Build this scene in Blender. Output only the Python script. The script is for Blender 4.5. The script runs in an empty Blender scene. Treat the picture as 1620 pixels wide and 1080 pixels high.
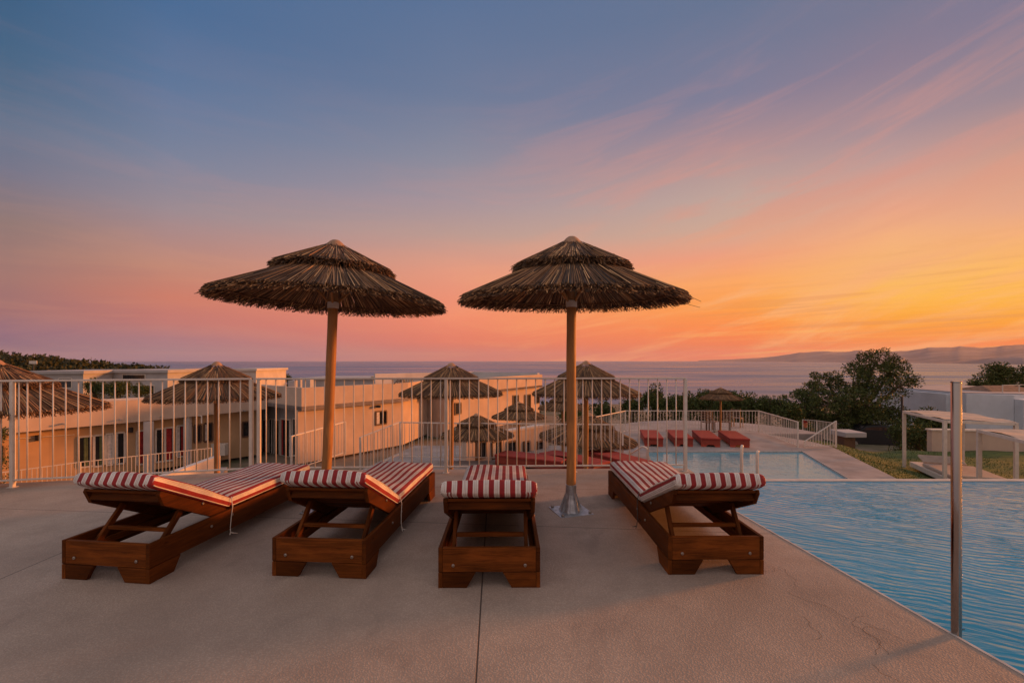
import bpy, bmesh, math, random
from math import sin, cos, pi, radians as R, atan2, atan, sqrt
from mathutils import Vector, Matrix
random.seed(7)
sc = bpy.context.scene
col = sc.collection
H = 1.514; F = 740.0                      # eye height (m), focal length (px of the 1620 px wide photo)
# ------------------------------------------------------------------ camera
cam = bpy.data.cameras.new('camera'); co = bpy.data.objects.new('camera', cam); col.objects.link(co)
co.location = (0, 0, H); co.rotation_euler = (R(90), 0, 0)
cam.sensor_width = 36; cam.lens = 36 * F / 1620; cam.shift_y = 30 / 1620
cam.clip_start = 0.05; cam.clip_end = 120000
sc.camera = co
# ------------------------------------------------------------------ exposure
sc.render.engine = 'CYCLES'
vs = sc.view_settings; vs.view_transform = 'Standard'; vs.look = 'None'; vs.exposure = 0; vs.gamma = 1
sc.cycles.use_denoising = True
sc.cycles.max_bounces = 8; sc.cycles.volume_bounces = 1
sc.cycles.transparent_max_bounces = 8
# ------------------------------------------------------------------ sun
SUN_AZ, SUN_EL = 70.0, 7.5
sun = bpy.data.lights.new('sun', 'SUN'); so = bpy.data.objects.new('sun', sun); col.objects.link(so)
sun.energy = 5.0; sun.angle = R(6.0); sun.color = (1.0, 0.31, 0.065)
sd = Vector((sin(R(SUN_AZ)) * cos(R(SUN_EL)), cos(R(SUN_AZ)) * cos(R(SUN_EL)), sin(R(SUN_EL))))
so.rotation_euler = (-sd).to_track_quat('-Z', 'Y').to_euler()
# ------------------------------------------------------------------ node helpers
def lin(h):
    h = h.lstrip('#'); o = []
    for i in (0, 2, 4):
        c = int(h[i:i+2], 16) / 255
        o.append(c / 12.92 if c <= .04045 else ((c + .055) / 1.055) ** 2.4)
    return tuple(o) + (1,)
class NT:
    def __init__(s, tree): s.t = tree; s.n = tree.nodes; s.l = tree.links
    def new(s, typ, **kw):
        n = s.n.new(typ)
        for k, v in kw.items(): setattr(n, k, v)
        return n
    def put(s, sock, v):
        if isinstance(v, bpy.types.NodeSocket): s.l.new(v, sock)
        elif v is not None: sock.default_value = v
    def math(s, op, a, b=None, c=None):
        n = s.new('ShaderNodeMath', operation=op)
        s.put(n.inputs[0], a); s.put(n.inputs[1], b)
        if c is not None: s.put(n.inputs[2], c)
        return n.outputs[0]
    def mr(s, v, a, b, c=0.0, d=1.0, smooth=True):
        n = s.new('ShaderNodeMapRange')
        if smooth: n.interpolation_type = 'SMOOTHSTEP'
        s.put(n.inputs[0], v)
        for i, q in zip((1, 2, 3, 4), (a, b, c, d)): s.put(n.inputs[i], q)
        return n.outputs[0]
    def mix(s, f, a, b, blend='MIX'):
        n = s.new('ShaderNodeMix', data_type='RGBA', blend_type=blend)
        s.put(n.inputs[0], f); s.put(n.inputs[6], a); s.put(n.inputs[7], b)
        return n.outputs[2]
    def ramp(s, f, stops, interp='LINEAR'):
        n = s.new('ShaderNodeValToRGB'); cr = n.color_ramp; cr.interpolation = interp
        while len(cr.elements) < len(stops): cr.elements.new(0.5)
        for e, (p, c) in zip(cr.elements, stops):
            e.position = p; e.color = c if len(c) == 4 else tuple(c) + (1,)
        s.put(n.inputs[0], f); return n.outputs[0]
    def noise(s, vec, scale, detail=3, rough=.55, dist=0.0):
        n = s.new('ShaderNodeTexNoise'); s.put(n.inputs['Vector'], vec)
        n.inputs['Scale'].default_value = scale; n.inputs['Detail'].default_value = detail
        n.inputs['Roughness'].default_value = rough; n.inputs['Distortion'].default_value = dist
        return n.outputs[0]
    def voro(s, vec, scale, feature='F1', out=0):
        n = s.new('ShaderNodeTexVoronoi', feature=feature); s.put(n.inputs['Vector'], vec)
        n.inputs['Scale'].default_value = scale; return n.outputs[out]
    def mapping(s, vec, scale=(1, 1, 1), rot=(0, 0, 0), loc=(0, 0, 0)):
        n = s.new('ShaderNodeMapping'); s.put(n.inputs[0], vec)
        n.inputs[1].default_value = loc; n.inputs[2].default_value = rot; n.inputs[3].default_value = scale
        return n.outputs[0]
    def coord(s, which='Object'): return s.new('ShaderNodeTexCoord').outputs[which]
    def bump(s, h, strength=.3, dist=.01, normal=None):
        n = s.new('ShaderNodeBump'); n.inputs['Strength'].default_value = strength
        n.inputs['Distance'].default_value = dist; s.put(n.inputs['Height'], h)
        if normal is not None: s.put(n.inputs['Normal'], normal)
        return n.outputs[0]
# ------------------------------------------------------------------ sky: dusk gradient in world directions
w = bpy.data.worlds.new('World'); sc.world = w; w.use_nodes = True
t = NT(w.node_tree); t.n.clear()
bg = t.new('ShaderNodeBackground'); wo = t.new('ShaderNodeOutputWorld'); t.l.new(bg.outputs[0], wo.inputs[0])
sep = t.new('ShaderNodeSeparateXYZ'); t.l.new(t.coord('Generated'), sep.inputs[0])
el = t.math('MULTIPLY', t.math('ARCSINE', sep.outputs[2]), 180 / pi)
az = t.math('MULTIPLY', t.math('ARCTAN2', sep.outputs[0], sep.outputs[1]), 180 / pi)
EM = 45.0
ef = t.math('DIVIDE', el, EM)
def column(x, stops):
    out = []
    for y, c in sorted(stops, key=lambda q: -q[0]):
        e = atan((570 - y) / F / sqrt(1 + ((x - 810) / F) ** 2)) * 180 / pi
        out.append((max(0, min(1, e / EM)), lin(c)))
    return t.ramp(ef, out)
cols = [
 (15,   [(0,'3b6083'),(120,'486886'),(200,'63748c'),(270,'757689'),(350,'8f7875'),(440,'a2766f'),(490,'9c6c6e'),(525,'86657a'),(558,'6f6179')]),
 (265,  [(0,'486b94'),(150,'60789a'),(250,'7a839a'),(330,'9b8b92'),(420,'bd8676'),(470,'cc7c68'),(510,'be7571'),(540,'9c7281'),(562,'806f86')]),
 (715,  [(0,'5a7296'),(150,'6c7b98'),(250,'8a8b9c'),(320,'a6949b'),(370,'bc9b92'),(430,'e59a80'),(500,'f28c6c'),(540,'e57c63'),(562,'c8766c')]),
 (1165, [(0,'667592'),(150,'7f7e96'),(230,'b08f92'),(310,'c0a59b'),(360,'cfa995'),(405,'f09f7e'),(445,'fda863'),(485,'ff9e46'),(520,'ff8a44'),(555,'f27a50')]),
 (1415, [(0,'767890'),(100,'8b7e91'),(200,'a68f96'),(260,'c49d96'),(330,'e9a688'),(370,'f4b17f'),(430,'f9b970'),(470,'ffba4c'),(500,'ffa838'),(545,'fb8a44')]),
 (1605, [(0,'7f7a91'),(150,'9b8993'),(250,'d19d8b'),(330,'e6a888'),(370,'f5b17b'),(430,'ffbd5c'),(470,'ffb742'),(510,'ffa233'),(545,'fb8140')]),
]
skyc = None; prev = None
for x, st in cols:
    c = column(x, st); a = atan((x - 810) / F) * 180 / pi
    skyc = c if skyc is None else t.mix(t.mr(az, prev, a, smooth=False), skyc, c)
    prev = a
glow = t.ramp(ef, [(0, (1.9, .62, .14)), (.08, (2.1, .85, .22)), (.2, (1.35, .66, .30)), (.4, (.72, .42, .30)), (.75, (.34, .28, .32)), (1, (.24, .24, .33))])
skyc = t.mix(t.mr(az, 50, 78), skyc, glow)
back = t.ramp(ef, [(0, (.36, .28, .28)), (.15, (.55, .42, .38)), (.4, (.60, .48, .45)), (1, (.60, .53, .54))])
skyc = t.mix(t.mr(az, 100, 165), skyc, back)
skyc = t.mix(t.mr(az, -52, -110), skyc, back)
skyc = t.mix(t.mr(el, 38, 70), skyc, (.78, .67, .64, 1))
# thin cloud streaks, rising to the right
comb = t.new('ShaderNodeCombineXYZ')
t.put(comb.inputs[0], t.math('MULTIPLY', az, .045))
t.put(comb.inputs[1], t.math('MULTIPLY', t.math('SUBTRACT', el, t.math('MULTIPLY', t.math('POWER', t.math('MAXIMUM', az, 0.0), 1.25), .085)), .34))
n1 = t.noise(comb.outputs[0], 1.0, 6, .62, .6)
comb2 = t.new('ShaderNodeCombineXYZ')
t.put(comb2.inputs[0], t.math('MULTIPLY', az, .035)); t.put(comb2.inputs[1], t.math('MULTIPLY', t.math('SUBTRACT', el, t.math('MULTIPLY', az, .03)), .9))
n2 = t.noise(comb2.outputs[0], 1.6, 5, .65, .8)
m1 = t.math('MULTIPLY', t.mr(n1, .44, .66), t.mr(el, 36, 12))
m1 = t.math('MULTIPLY', m1, t.mr(az, -15, 28, .12, 1.0))
skyc = t.mix(t.math('MULTIPLY', m1, .7), skyc, t.mix(t.mr(el, 4, 20), (1.0, .46, .18, 1), (.66, .30, .25, 1)))
m2 = t.math('MULTIPLY', t.mr(n2, .52, .72), t.math('MULTIPLY', t.mr(el, 11, 5), t.mr(az, 8, 35)))
skyc = t.mix(t.math('MULTIPLY', m2, .5), skyc, (1.0, .55, .14, 1))
m3 = t.math('MULTIPLY', t.mr(n2, .50, .34), t.math('MULTIPLY', t.mr(el, 14, 4), t.mr(az, 0, 35)))
skyc = t.mix(t.math('MULTIPLY', m3, .35), skyc, (.72, .27, .10, 1))
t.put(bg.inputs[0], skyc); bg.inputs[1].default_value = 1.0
# ------------------------------------------------------------------ materials
M = {}
def mat(name, base, rough=.6, metal=0.0, vary=.12, vscale=6.0, bump=0.0, bscale=60.0, bdist=.004, island=None, spec=.5, fn=None):
    m = bpy.data.materials.new(name); m.use_nodes = True
    q = NT(m.node_tree); b = q.n['Principled BSDF']
    c = q.coord('Object')
    if island:
        g = q.new('ShaderNodeNewGeometry').outputs['Random Per Island']
        colr = q.ramp(g, island)
    else:
        n = q.noise(c, vscale, 5, .6)
        dark = tuple(x * (1 - vary) for x in base[:3]) + (1,); light = tuple(min(1, x * (1 + vary)) for x in base[:3]) + (1,)
        colr = q.mix(q.mr(n, .3, .7), dark, light)
    q.put(b.inputs['Base Color'], colr)
    b.inputs['Roughness'].default_value = rough; b.inputs['Metallic'].default_value = metal
    b.inputs['Specular IOR Level'].default_value = spec
    if bump: q.put(b.inputs['Normal'], q.bump(q.noise(c, bscale, 4, .6), bump, bdist))
    if fn: fn(q, b, c, colr)
    M[name] = m; return m

def wood_fn(dark, light, knots=True):
    def fn(q, b, c, colr):
        uv = q.coord('UV'); isl = q.new('ShaderNodeNewGeometry').outputs['Random Per Island']
        v = q.mapping(uv, (1.3, 26, 1))
        n = q.noise(v, 3.0, 6, .65, 1.2)
        n2 = q.noise(q.mapping(uv, (.8, 3, 1)), 2.2, 3, .5)
        f = q.math('ADD', q.math('MULTIPLY', n, .7), q.math('MULTIPLY', n2, .4))
        cc = q.ramp(f, [(.3, dark), (.55, tuple((a + d) / 2 for a, d in zip(dark, light))), (.78, light)])
        if knots:
            k = q.voro(q.mapping(uv, (2.6, 9, 1)), 1.0)
            cc = q.mix(q.mr(k, .05, .11, .85, 0.0), cc, (dark[0] * .35, dark[1] * .3, dark[2] * .3, 1))
        cc = q.mix(q.mr(q.noise(q.mapping(uv, (1.1, 5, 1)), 1.6, 4, .6), .52, .70, 0, .55), cc, (light[0] * 1.25, light[1] * 1.2, light[2] * 1.1, 1))
        cc = q.mix(.7, cc, q.mix(isl, (.40, .38, .36, 1), (1.3, 1.3, 1.3, 1)), 'MULTIPLY')
        q.put(b.inputs['Base Color'], cc)
        q.put(b.inputs['Roughness'], q.mr(n, .3, .7, .5, .75))
        q.put(b.inputs['Normal'], q.bump(n, .25, .002))
    return fn
mat('lounger_wood', (.1, .04, .02), spec=.06, fn=wood_fn((.018, .005, .0015), (.19, .055, .011)))
mat('pole_wood', (.3, .15, .05), fn=wood_fn((.20, .085, .022), (.44, .21, .065)))
mat('bench_wood', (.3, .05, .03), fn=wood_fn((.20, .022, .012), (.42, .06, .03), False))
mat('cut_end_wood', (.04, .018, .01), rough=.7)

def concrete_fn(joints):
    def fn(q, b, c, colr):
        s3 = q.new('ShaderNodeSeparateXYZ'); q.put(s3.inputs[0], c); X, Y = s3.outputs[0], s3.outputs[1]
        big = q.noise(c, .55, 5, .62, .4); med = q.noise(c, 3.2, 5, .65); fine = q.noise(c, 70, 3, .7)
        base = q.mix(q.mr(big, .3, .7), (.285, .220, .178, 1), (.42, .335, .272, 1))
        base = q.mix(q.math('MULTIPLY', q.mr(med, .35, .75), .32), base, (.20, .160, .14, 1))
        st = q.noise(q.mapping(c, (1, .6, 1), (0, 0, .5)), 1.3, 6, .7, 1.0)
        base = q.mix(q.math('MULTIPLY', q.mr(st, .54, .72), .45), base, (.15, .118, .10, 1))
        peb = q.voro(c, 85.0); peb2 = q.voro(c, 150.0)
        sp = q.math('MULTIPLY', q.mr(fine, .62, .74), .30)
        base = q.mix(sp, base, (.60, .50, .44, 1)); base = q.mix(q.math('MULTIPLY', q.mr(peb, .26, .10), q.mr(big, .35, .65, .1, .38)), base, (.62, .54, .47, 1))
        base = q.mix(q.math('MULTIPLY', q.mr(peb, .32, .62), .22), base, (.14, .108, .09, 1))
        h = q.math('ADD', q.mr(peb, .0, .7, 1, 0), q.math('MULTIPLY', q.mr(peb2, 0, .7, 1, 0), .4))
        jm = None
        for (kind, off, slope, wd) in joints:
            l = q.math('SUBTRACT', X if kind == 'x' else Y, q.math('MULTIPLY_ADD', Y if kind == 'x' else X, slope, off))
            j = q.mr(q.math('ABSOLUTE', l), wd * .5, wd, 1.0, 0.0)
            jm = j if jm is None else q.math('MAXIMUM', jm, j)
        if jm is not None:
            base = q.mix(q.math('MULTIPLY', jm, .9), base, (.03, .022, .02, 1))
            h = q.math('SUBTRACT', h, q.math('MULTIPLY', jm, 2.0))
        q.put(b.inputs['Base Color'], base)
        q.put(b.inputs['Roughness'], q.mr(med, .3, .7, .62, .82))
        q.put(b.inputs['Normal'], q.bump(h, .5, .003))
    return fn
mat('deck_concrete', (.3, .25, .22), fn=concrete_fn([('x', -.095, -.034, .006), ('y', 4.30, -.093, .005), ('x', -3.55, .0, .005), ('y', 5.55, -.05, .004)]))
mat('terrace_concrete', (.27, .235, .225), rough=.8, vary=.2, vscale=1.5, bump=.3, bscale=40)
mat('coping', (.42, .39, .37), rough=.35, vary=.15, vscale=8)
mat('crack_dark', (.10, .075, .062), rough=.9)
def stripe_fn(q, b, c, colr):
    uv = q.new('ShaderNodeSeparateXYZ'); q.put(uv.inputs[0], q.coord('UV'))
    u = q.math('ADD', uv.outputs[0], .0175 + 7.0)
    p = q.math('MODULO', q.math('DIVIDE', u, .07), 1.0)
    wv = q.noise(q.coord('Object'), 3.0, 2)
    p = q.math('ADD', p, q.math('MULTIPLY', q.math('SUBTRACT', wv, .5), .08))
    red = q.mr(q.math('ABSOLUTE', q.math('SUBTRACT', p, .5)), .235, .26, 1.0, 0.0, False)
    thin = q.math('MULTIPLY', q.mr(q.math('ABSOLUTE', q.math('SUBTRACT', q.math('ABSOLUTE', q.math('SUBTRACT', p, .5)), .43)), .018, .03, 1.0, 0.0, False), .55)
    n = q.noise(c, 7, 5, .7)
    wht = q.mix(q.mr(n, .3, .75), (.52, .49, .46, 1), (.70, .67, .63, 1))
    rd = q.mix(q.mr(n, .3, .75), (.20, .010, .014, 1), (.29, .018, .020, 1))
    cc = q.mix(red, wht, rd); cc = q.mix(thin, cc, (.16, .05, .06, 1))
    q.put(b.inputs['Base Color'], cc); b.inputs['Roughness'].default_value = .85
    weave = q.noise(c, 420, 2); fold = q.math('ADD', q.noise(q.mapping(c, (5, 14, 8)), 1.0, 4, .6, .8), q.math('MULTIPLY', q.noise(c, 3.5, 2), 1.2))
    q.put(b.inputs['Normal'], q.bump(q.math('ADD', q.math('MULTIPLY', weave, .15), fold), .6, .018))
mat('striped_canvas', (.5, .1, .1), fn=stripe_fn)
mat('red_canvas', (.25, .022, .014), rough=.85, vary=.2, bump=.3, bscale=20)
mat('reed', (.2, .1, .05), rough=.75, island=[(0, (.012, .006, .004)), (.4, (.070, .033, .014)), (.72, (.21, .103, .042)), (.9, (.42, .22, .092)), (1, (.80, .48, .22))])
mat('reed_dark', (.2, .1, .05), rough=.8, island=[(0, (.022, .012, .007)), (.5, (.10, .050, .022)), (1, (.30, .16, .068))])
mat('clay_cap', (.34, .20, .12), rough=.8, vary=.2, vscale=12)
mat('galvanised', (.42, .44, .47), rough=.42, metal=.75, vary=.25, vscale=18, bump=.1, bscale=30)
mat('bolt_metal', (.30, .27, .24), rough=.4, metal=.9)
mat('collar_grey', (.45, .40, .36), rough=.5)
mat('white_paint', (.58, .52, .46), rough=.4, vary=.08, vscale=9, bump=.08, bscale=60)
mat('cord_white', (.55, .50, .44), rough=.8)
mat('cord_dark', (.05, .045, .04), rough=.8)
def steel_fn(q, b, c, colr):
    n = q.noise(q.mapping(c, (1, 1, 60)), 4, 4)
    q.put(b.inputs['Roughness'], q.mr(n, .3, .7, .05, .11))
mat('stainless', (.34, .31, .29), rough=.18, metal=1.0, vary=.04, fn=steel_fn)
def plaster(name, base, v=.10):
    def fn(q, b, c, colr):
        n = q.noise(q.mapping(c, (1, 1, .25)), 1.6, 6, .7)
        cc = q.mix(q.math('MULTIPLY', q.mr(n, .55, .8), .35), colr, tuple(x * .62 for x in base) + (1,))
        q.put(b.inputs['Base Color'], cc)
    mat(name, base, rough=.9, vary=v, vscale=.7, bump=.2, bscale=45, bdist=.003, fn=fn)
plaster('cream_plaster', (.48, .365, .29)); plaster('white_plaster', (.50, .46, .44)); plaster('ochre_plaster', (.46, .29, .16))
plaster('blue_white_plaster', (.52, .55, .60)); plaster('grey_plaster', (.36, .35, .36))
mat('roof_felt', (.30, .28, .29), rough=.9, vary=.2, vscale=1.0)
mat('dark_glass', (.018, .018, .02), rough=.08, vary=.3, vscale=2)
mat('frame_brown', (.10, .05, .03), rough=.6)
mat('curtain_red', (.30, .02, .02), rough=.9, vary=.3, vscale=8)
mat('curtain_green', (.10, .12, .05), rough=.9, vary=.3, vscale=8)
mat('curtain_white', (.60, .54, .50), rough=.9, vary=.2, vscale=8)
mat('tile_roof', (.20, .11, .07), rough=.9, vary=.4, vscale=5, bump=.5, bscale=14, bdist=.03)
def foliage(name, a, b_, tr=.25):
    mat(name, a, rough=.65, island=[(0, a), (.6, tuple((x + y) / 2 for x, y in zip(a, b_))), (1, b_)], spec=.25)
foliage('pine_needles', (.024, .040, .010), (.105, .118, .027))
foliage('shrub_leaves', (.026, .042, .011), (.095, .118, .028))
foliage('far_leaves', (.016, .022, .008), (.05, .055, .020))
mat('bark', (.09, .055, .035), rough=.9, vary=.4, vscale=9, bump=.6, bscale=14, bdist=.02)
def lawn_fn(q, b, c, colr):
    n = q.noise(q.mapping(c, (1, 3, 1)), .9, 5, .65, .6); f = q.noise(c, 28, 3, .7)
    cc = q.mix(q.mr(n, .35, .65), (.040, .075, .010, 1), (.11, .135, .020, 1))
    cc = q.mix(q.math('MULTIPLY', q.mr(f, .4, .7), .5), cc, (.030, .042, .008, 1))
    q.put(b.inputs['Base Color'], cc); q.put(b.inputs['Normal'], q.bump(f, .8, .05)); b.inputs['Roughness'].default_value = .85
mat('lawn_turf', (.06, .1, .02), fn=lawn_fn)
foliage('grass_blades', (.035, .065, .010), (.10, .13, .022))
def soil_fn(q, b, c, colr):
    n = q.noise(c, .12, 6, .65, .5); f = q.noise(c, 1.1, 5, .7)
    cc = q.mix(q.mr(n, .4, .6), (.20, .15, .11, 1), (.05, .06, .022, 1)); cc = q.mix(q.math('MULTIPLY', q.mr(f, .4, .7), .5), cc, (.10, .075, .05, 1))
    q.put(b.inputs['Base Color'], cc); b.inputs['Roughness'].default_value = .95; q.put(b.inputs['Normal'], q.bump(f, .6, .15))
mat('soil', (.2, .15, .1), fn=soil_fn)
mat('sand', (.24, .18, .15), rough=.95, vary=.25, vscale=.05)
def hill_fn(q, b, c, colr):
    n = q.noise(c, .0016, 7, .7); q.put(b.inputs['Base Color'], q.mix(q.mr(n, .35, .65), (.07, .072, .085, 1), (.20, .17, .17, 1)))  # lightened tones: part of the distance haze is put into this colour
    b.inputs['Roughness'].default_value = 1
mat('mountain', (.1, .08, .07), fn=hill_fn)
mat('asphalt', (.055, .052, .052), rough=.9, vary=.2, bump=.3)
mat('car_black', (.012, .012, .014), rough=.5, vary=.1, spec=.25)
mat('tyre', (.02, .02, .02), rough=.9)
mat('rim_grey', (.45, .45, .46), rough=.35, metal=.9)
mat('lamp_red', (.35, .02, .02), rough=.3); mat('lamp_clear', (.6, .6, .6), rough=.2)
mat('dark_metal', (.03, .028, .028), rough=.5)
mat('fabric_beige', (.42, .34, .28), rough=.9, vary=.1)
mat('terracotta', (.34, .12, .06), rough=.85, vary=.2)
def water(name, base, amp, deep=None, roughness=.04, scl=1.0):
    def fn(q, b, c, colr):
        n = q.noise(q.mapping(c, (.9, 2.0, 1), (0, 0, R(-8))), .35, 3, .5)
        q.put(b.inputs['Base Color'], q.mix(q.mr(n, .3, .7), base, tuple(x * 1.18 for x in base[:3]) + (1,)))
        b.inputs['IOR'].default_value = 1.36; b.inputs['Roughness'].default_value = roughness
        b.inputs['Specular IOR Level'].default_value = .5
        wv = q.new('ShaderNodeTexWave', wave_type='BANDS', bands_direction='Y', wave_profile='SIN')
        q.put(wv.inputs['Vector'], q.mapping(c, (1.0, 1.0, 1), (0, 0, R(30))))
        wv.inputs['Scale'].default_value = 4.6 * scl; wv.inputs['Distortion'].default_value = 13.0
        wv.inputs['Detail'].default_value = 2.0; wv.inputs['Detail Scale'].default_value = .36; wv.inputs['Detail Roughness'].default_value = .55
        a = q.noise(q.mapping(q.mapping(c, (1, 1, 1), (0, 0, R(24))), (2.0, 9, 1)), 1.4 * scl, 3, .5, 1.0)
        a2 = q.noise(q.mapping(q.mapping(c, (1, 1, 1), (0, 0, R(38))), (1.1, 3.4, 1)), .9 * scl, 2, .5, .6)
        am = q.mr(q.noise(c, .9, 3, .6), .3, .7, .25, 1.0)
        h = q.math('ADD', q.math('MULTIPLY', q.math('MULTIPLY', wv.outputs[1], am), .26), q.math('ADD', q.math('MULTIPLY', a, .75), q.math('MULTIPLY', a2, 1.0)))
        q.put(b.inputs['Normal'], q.bump(h, 1.0, amp))
    mat(name, base, fn=fn)
water('pool_blue_water', (.018, .235, .40, 1), .0125)
water('lower_pool_water', (.075, .27, .36, 1), .005, scl=1.2)
def sea_fn(q, b, c, colr):
    b.inputs['Base Color'].default_value = (.012, .110, .25, 1); b.inputs['Specular IOR Level'].default_value = .36; b.inputs['IOR'].default_value = 1.33
    q.l.remove(b.inputs['Base Color'].links[0]) if b.inputs['Base Color'].links else None
    n = q.noise(q.mapping(c, (.35, 1.0, 1)), .10, 5, .6, .3); n2 = q.noise(q.mapping(c, (.08, .35, 1)), .02, 4, .55)
    q.put(b.inputs['Normal'], q.bump(q.math('ADD', q.math('MULTIPLY', n, .6), q.math('MULTIPLY', n2, 1.4)), 1.0, 1.7))
    q.put(b.inputs['Roughness'], q.mr(q.noise(q.mapping(c, (.25, 1, 1)), .006, 5, .6, .5), .35, .65, .22, .38))
mat('sea_water', (.03, .05, .08), fn=sea_fn)

# ------------------------------------------------------------------ mesh builder
class MB:
    def __init__(s): s.v = []; s.f = []; s.uv = []; s.mi = []
    def face(s, pts, uvs=None, mi=0):
        i = len(s.v); s.v += [tuple(p) for p in pts]; s.f.append(list(range(i, i + len(pts))))
        s.uv.append(uvs or [(0, 0)] * len(pts)); s.mi.append(mi)
    def grid(s, rows, closed=False, mi=0, uvrows=None):
        i0 = len(s.v); n = len(rows[0])
        for r in rows: s.v += [tuple(p) for p in r]
        m = n if closed else n - 1
        for a in range(len(rows) - 1):
            for k in range(m):
                k2 = (k + 1) % n
                s.f.append([i0 + a * n + k, i0 + a * n + k2, i0 + (a + 1) * n + k2, i0 + (a + 1) * n + k]); s.mi.append(mi)
                if uvrows:
                    u = uvrows
                    s.uv.append([u[a][k], u[a][k + 1], u[a + 1][k + 1], u[a + 1][k]])
                else: s.uv.append([(0, 0)] * 4)
        return i0
    def fan(s, idx, mi=0, flip=False, uvs=None):
        s.f.append(list(reversed(idx)) if flip else list(idx)); s.uv.append(uvs or [(0, 0)] * len(idx)); s.mi.append(mi)
    def bar(s, a, b, wd, ht, up=(0, 0, 1), mi=0):
        """rectangular bar a->b; wd across, ht along up; uv u = length, v = round the section"""
        a = Vector(a); b = Vector(b); d = (b - a); L = d.length; d.normalize()
        up = Vector(up); sx = d.cross(up).normalized(); uz = sx.cross(d).normalized()
        o = random.random() * 20; p = random.random() * 20
        c = [(-.5, -.5), (.5, -.5), (.5, .5), (-.5, .5)]
        A = [a + sx * wd * x + uz * ht * y for x, y in c]; B = [b + sx * wd * x + uz * ht * y for x, y in c]
        per = [0, wd, wd + ht, 2 * wd + ht, 2 * wd + 2 * ht]
        for k in range(4):
            k2 = (k + 1) % 4
            s.face([A[k2], A[k], B[k], B[k2]], [(o, p + per[k + 1]), (o, p + per[k]), (o + L, p + per[k]), (o + L, p + per[k + 1])], mi)
        s.face(A, [(o + .01 * x, p + y * .05) for x, y in c], mi); s.face(B[::-1], [(o + .01 * x, p + y * .05) for x, y in c], mi)
    def box(s, x0, x1, y0, y1, z0, z1, mi=0):
        L = (x1 - x0, y1 - y0, z1 - z0); k = max(range(3), key=lambda i: L[i])
        cx, cy, cz = (x0 + x1) / 2, (y0 + y1) / 2, (z0 + z1) / 2
        if k == 0: s.bar((x0, cy, cz), (x1, cy, cz), L[1], L[2], (0, 0, 1), mi)
        elif k == 1: s.bar((cx, y0, cz), (cx, y1, cz), L[0], L[2], (0, 0, 1), mi)
        else: s.bar((cx, cy, z0), (cx, cy, z1), L[0], L[1], (0, 1, 0), mi)
    def prism(s, poly, axis, a, b, mi=0):
        """poly: 2D outline; extruded along axis 'x','y','z' from a to b"""
        def P(p, q): return {'x': (q, p[0], p[1]), 'y': (p[0], q, p[1]), 'z': (p[0], p[1], q)}[axis]
        o = random.random() * 20
        n = len(poly)
        ar = sum(poly[i][0] * poly[(i + 1) % n][1] - poly[(i + 1) % n][0] * poly[i][1] for i in range(n))
        if (ar < 0) ^ (axis == 'y'): poly = poly[::-1]
        if a > b: a, b = b, a
        for i in range(n):
            p, q = poly[i], poly[(i + 1) % n]; l = sqrt((p[0] - q[0]) ** 2 + (p[1] - q[1]) ** 2)
            s.face([P(p, a), P(q, a), P(q, b), P(p, b)], [(o, 0), (o + l, 0), (o + l, b - a), (o, b - a)], mi)
        s.face([P(p, a) for p in poly[::-1]], [(o + p[0], p[1]) for p in poly[::-1]], mi)
        s.face([P(p, b) for p in poly], [(o + p[0], p[1]) for p in poly], mi)
    def tube(s, pts, rad, n=8, mi=0, cap=True):
        pts = [Vector(p) for p in pts]
        rr = rad if isinstance(rad, (list, tuple)) else [rad] * len(pts)
        rows = []; uvr = []; ln = random.random() * 9; o = random.random() * 9
        d0 = (pts[1] - pts[0]).normalized()
        ref = Vector((0, 0, 1)) if abs(d0.z) < .9 else Vector((1, 0, 0))
        for i, p in enumerate(pts):
            d = (pts[min(i + 1, len(pts) - 1)] - pts[max(i - 1, 0)]).normalized()
            x = d.cross(ref).normalized(); y = x.cross(d).normalized(); ref = y
            rows.append([p + (x * cos(2 * pi * k / n) - y * sin(2 * pi * k / n)) * rr[i] for k in range(n)])
            if i: ln += (pts[i] - pts[i - 1]).length
            uvr.append([(ln, o + k / n * 2 * pi * max(rr[i], .005)) for k in range(n + 1)])
        i0 = s.grid(rows, True, mi, uvr)
        if cap:
            s.fan([i0 + k for k in range(n)], mi, True); e = i0 + (len(rows) - 1) * n; s.fan([e + k for k in range(n)], mi)
    def lathe(s, prof, n=24, mi=0, c=(0, 0), cap=True):
        rows = [[(c[0] + r * cos(2 * pi * k / n), c[1] + r * sin(2 * pi * k / n), z) for k in range(n)] for r, z in prof]
        i0 = s.grid(rows, True, mi)
        if cap:
            s.fan([i0 + k for k in range(n)], mi, True); e = i0 + (len(rows) - 1) * n; s.fan([e + k for k in range(n)], mi)
    def build(s, name, m, parent=None, smooth=False, bevel=0.0, loc=None):
        me = bpy.data.meshes.new(name); me.from_pydata(s.v, [], s.f)
        uv = me.uv_layers.new(name='UVMap'); flat = [c for f in s.uv for p in f for c in p]
        uv.data.foreach_set('uv', flat)
        for mm in (m if isinstance(m, (list, tuple)) else [m]): me.materials.append(M[mm])
        me.polygons.foreach_set('material_index', s.mi)
        if smooth: me.polygons.foreach_set('use_smooth', [True] * len(s.f))
        if bevel:
            bm = bmesh.new(); bm.from_mesh(me); bmesh.ops.remove_doubles(bm, verts=bm.verts, dist=1e-5); bm.to_mesh(me); bm.free()
        me.update()
        o = bpy.data.objects.new(name, me); col.objects.link(o)
        if parent: o.parent = parent
        if loc: o.location = loc
        if bevel:
            bv = o.modifiers.new('bevel', 'BEVEL'); bv.width = bevel; bv.segments = 2; bv.limit_method = 'ANGLE'; bv.angle_limit = R(40)
        return o
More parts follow.
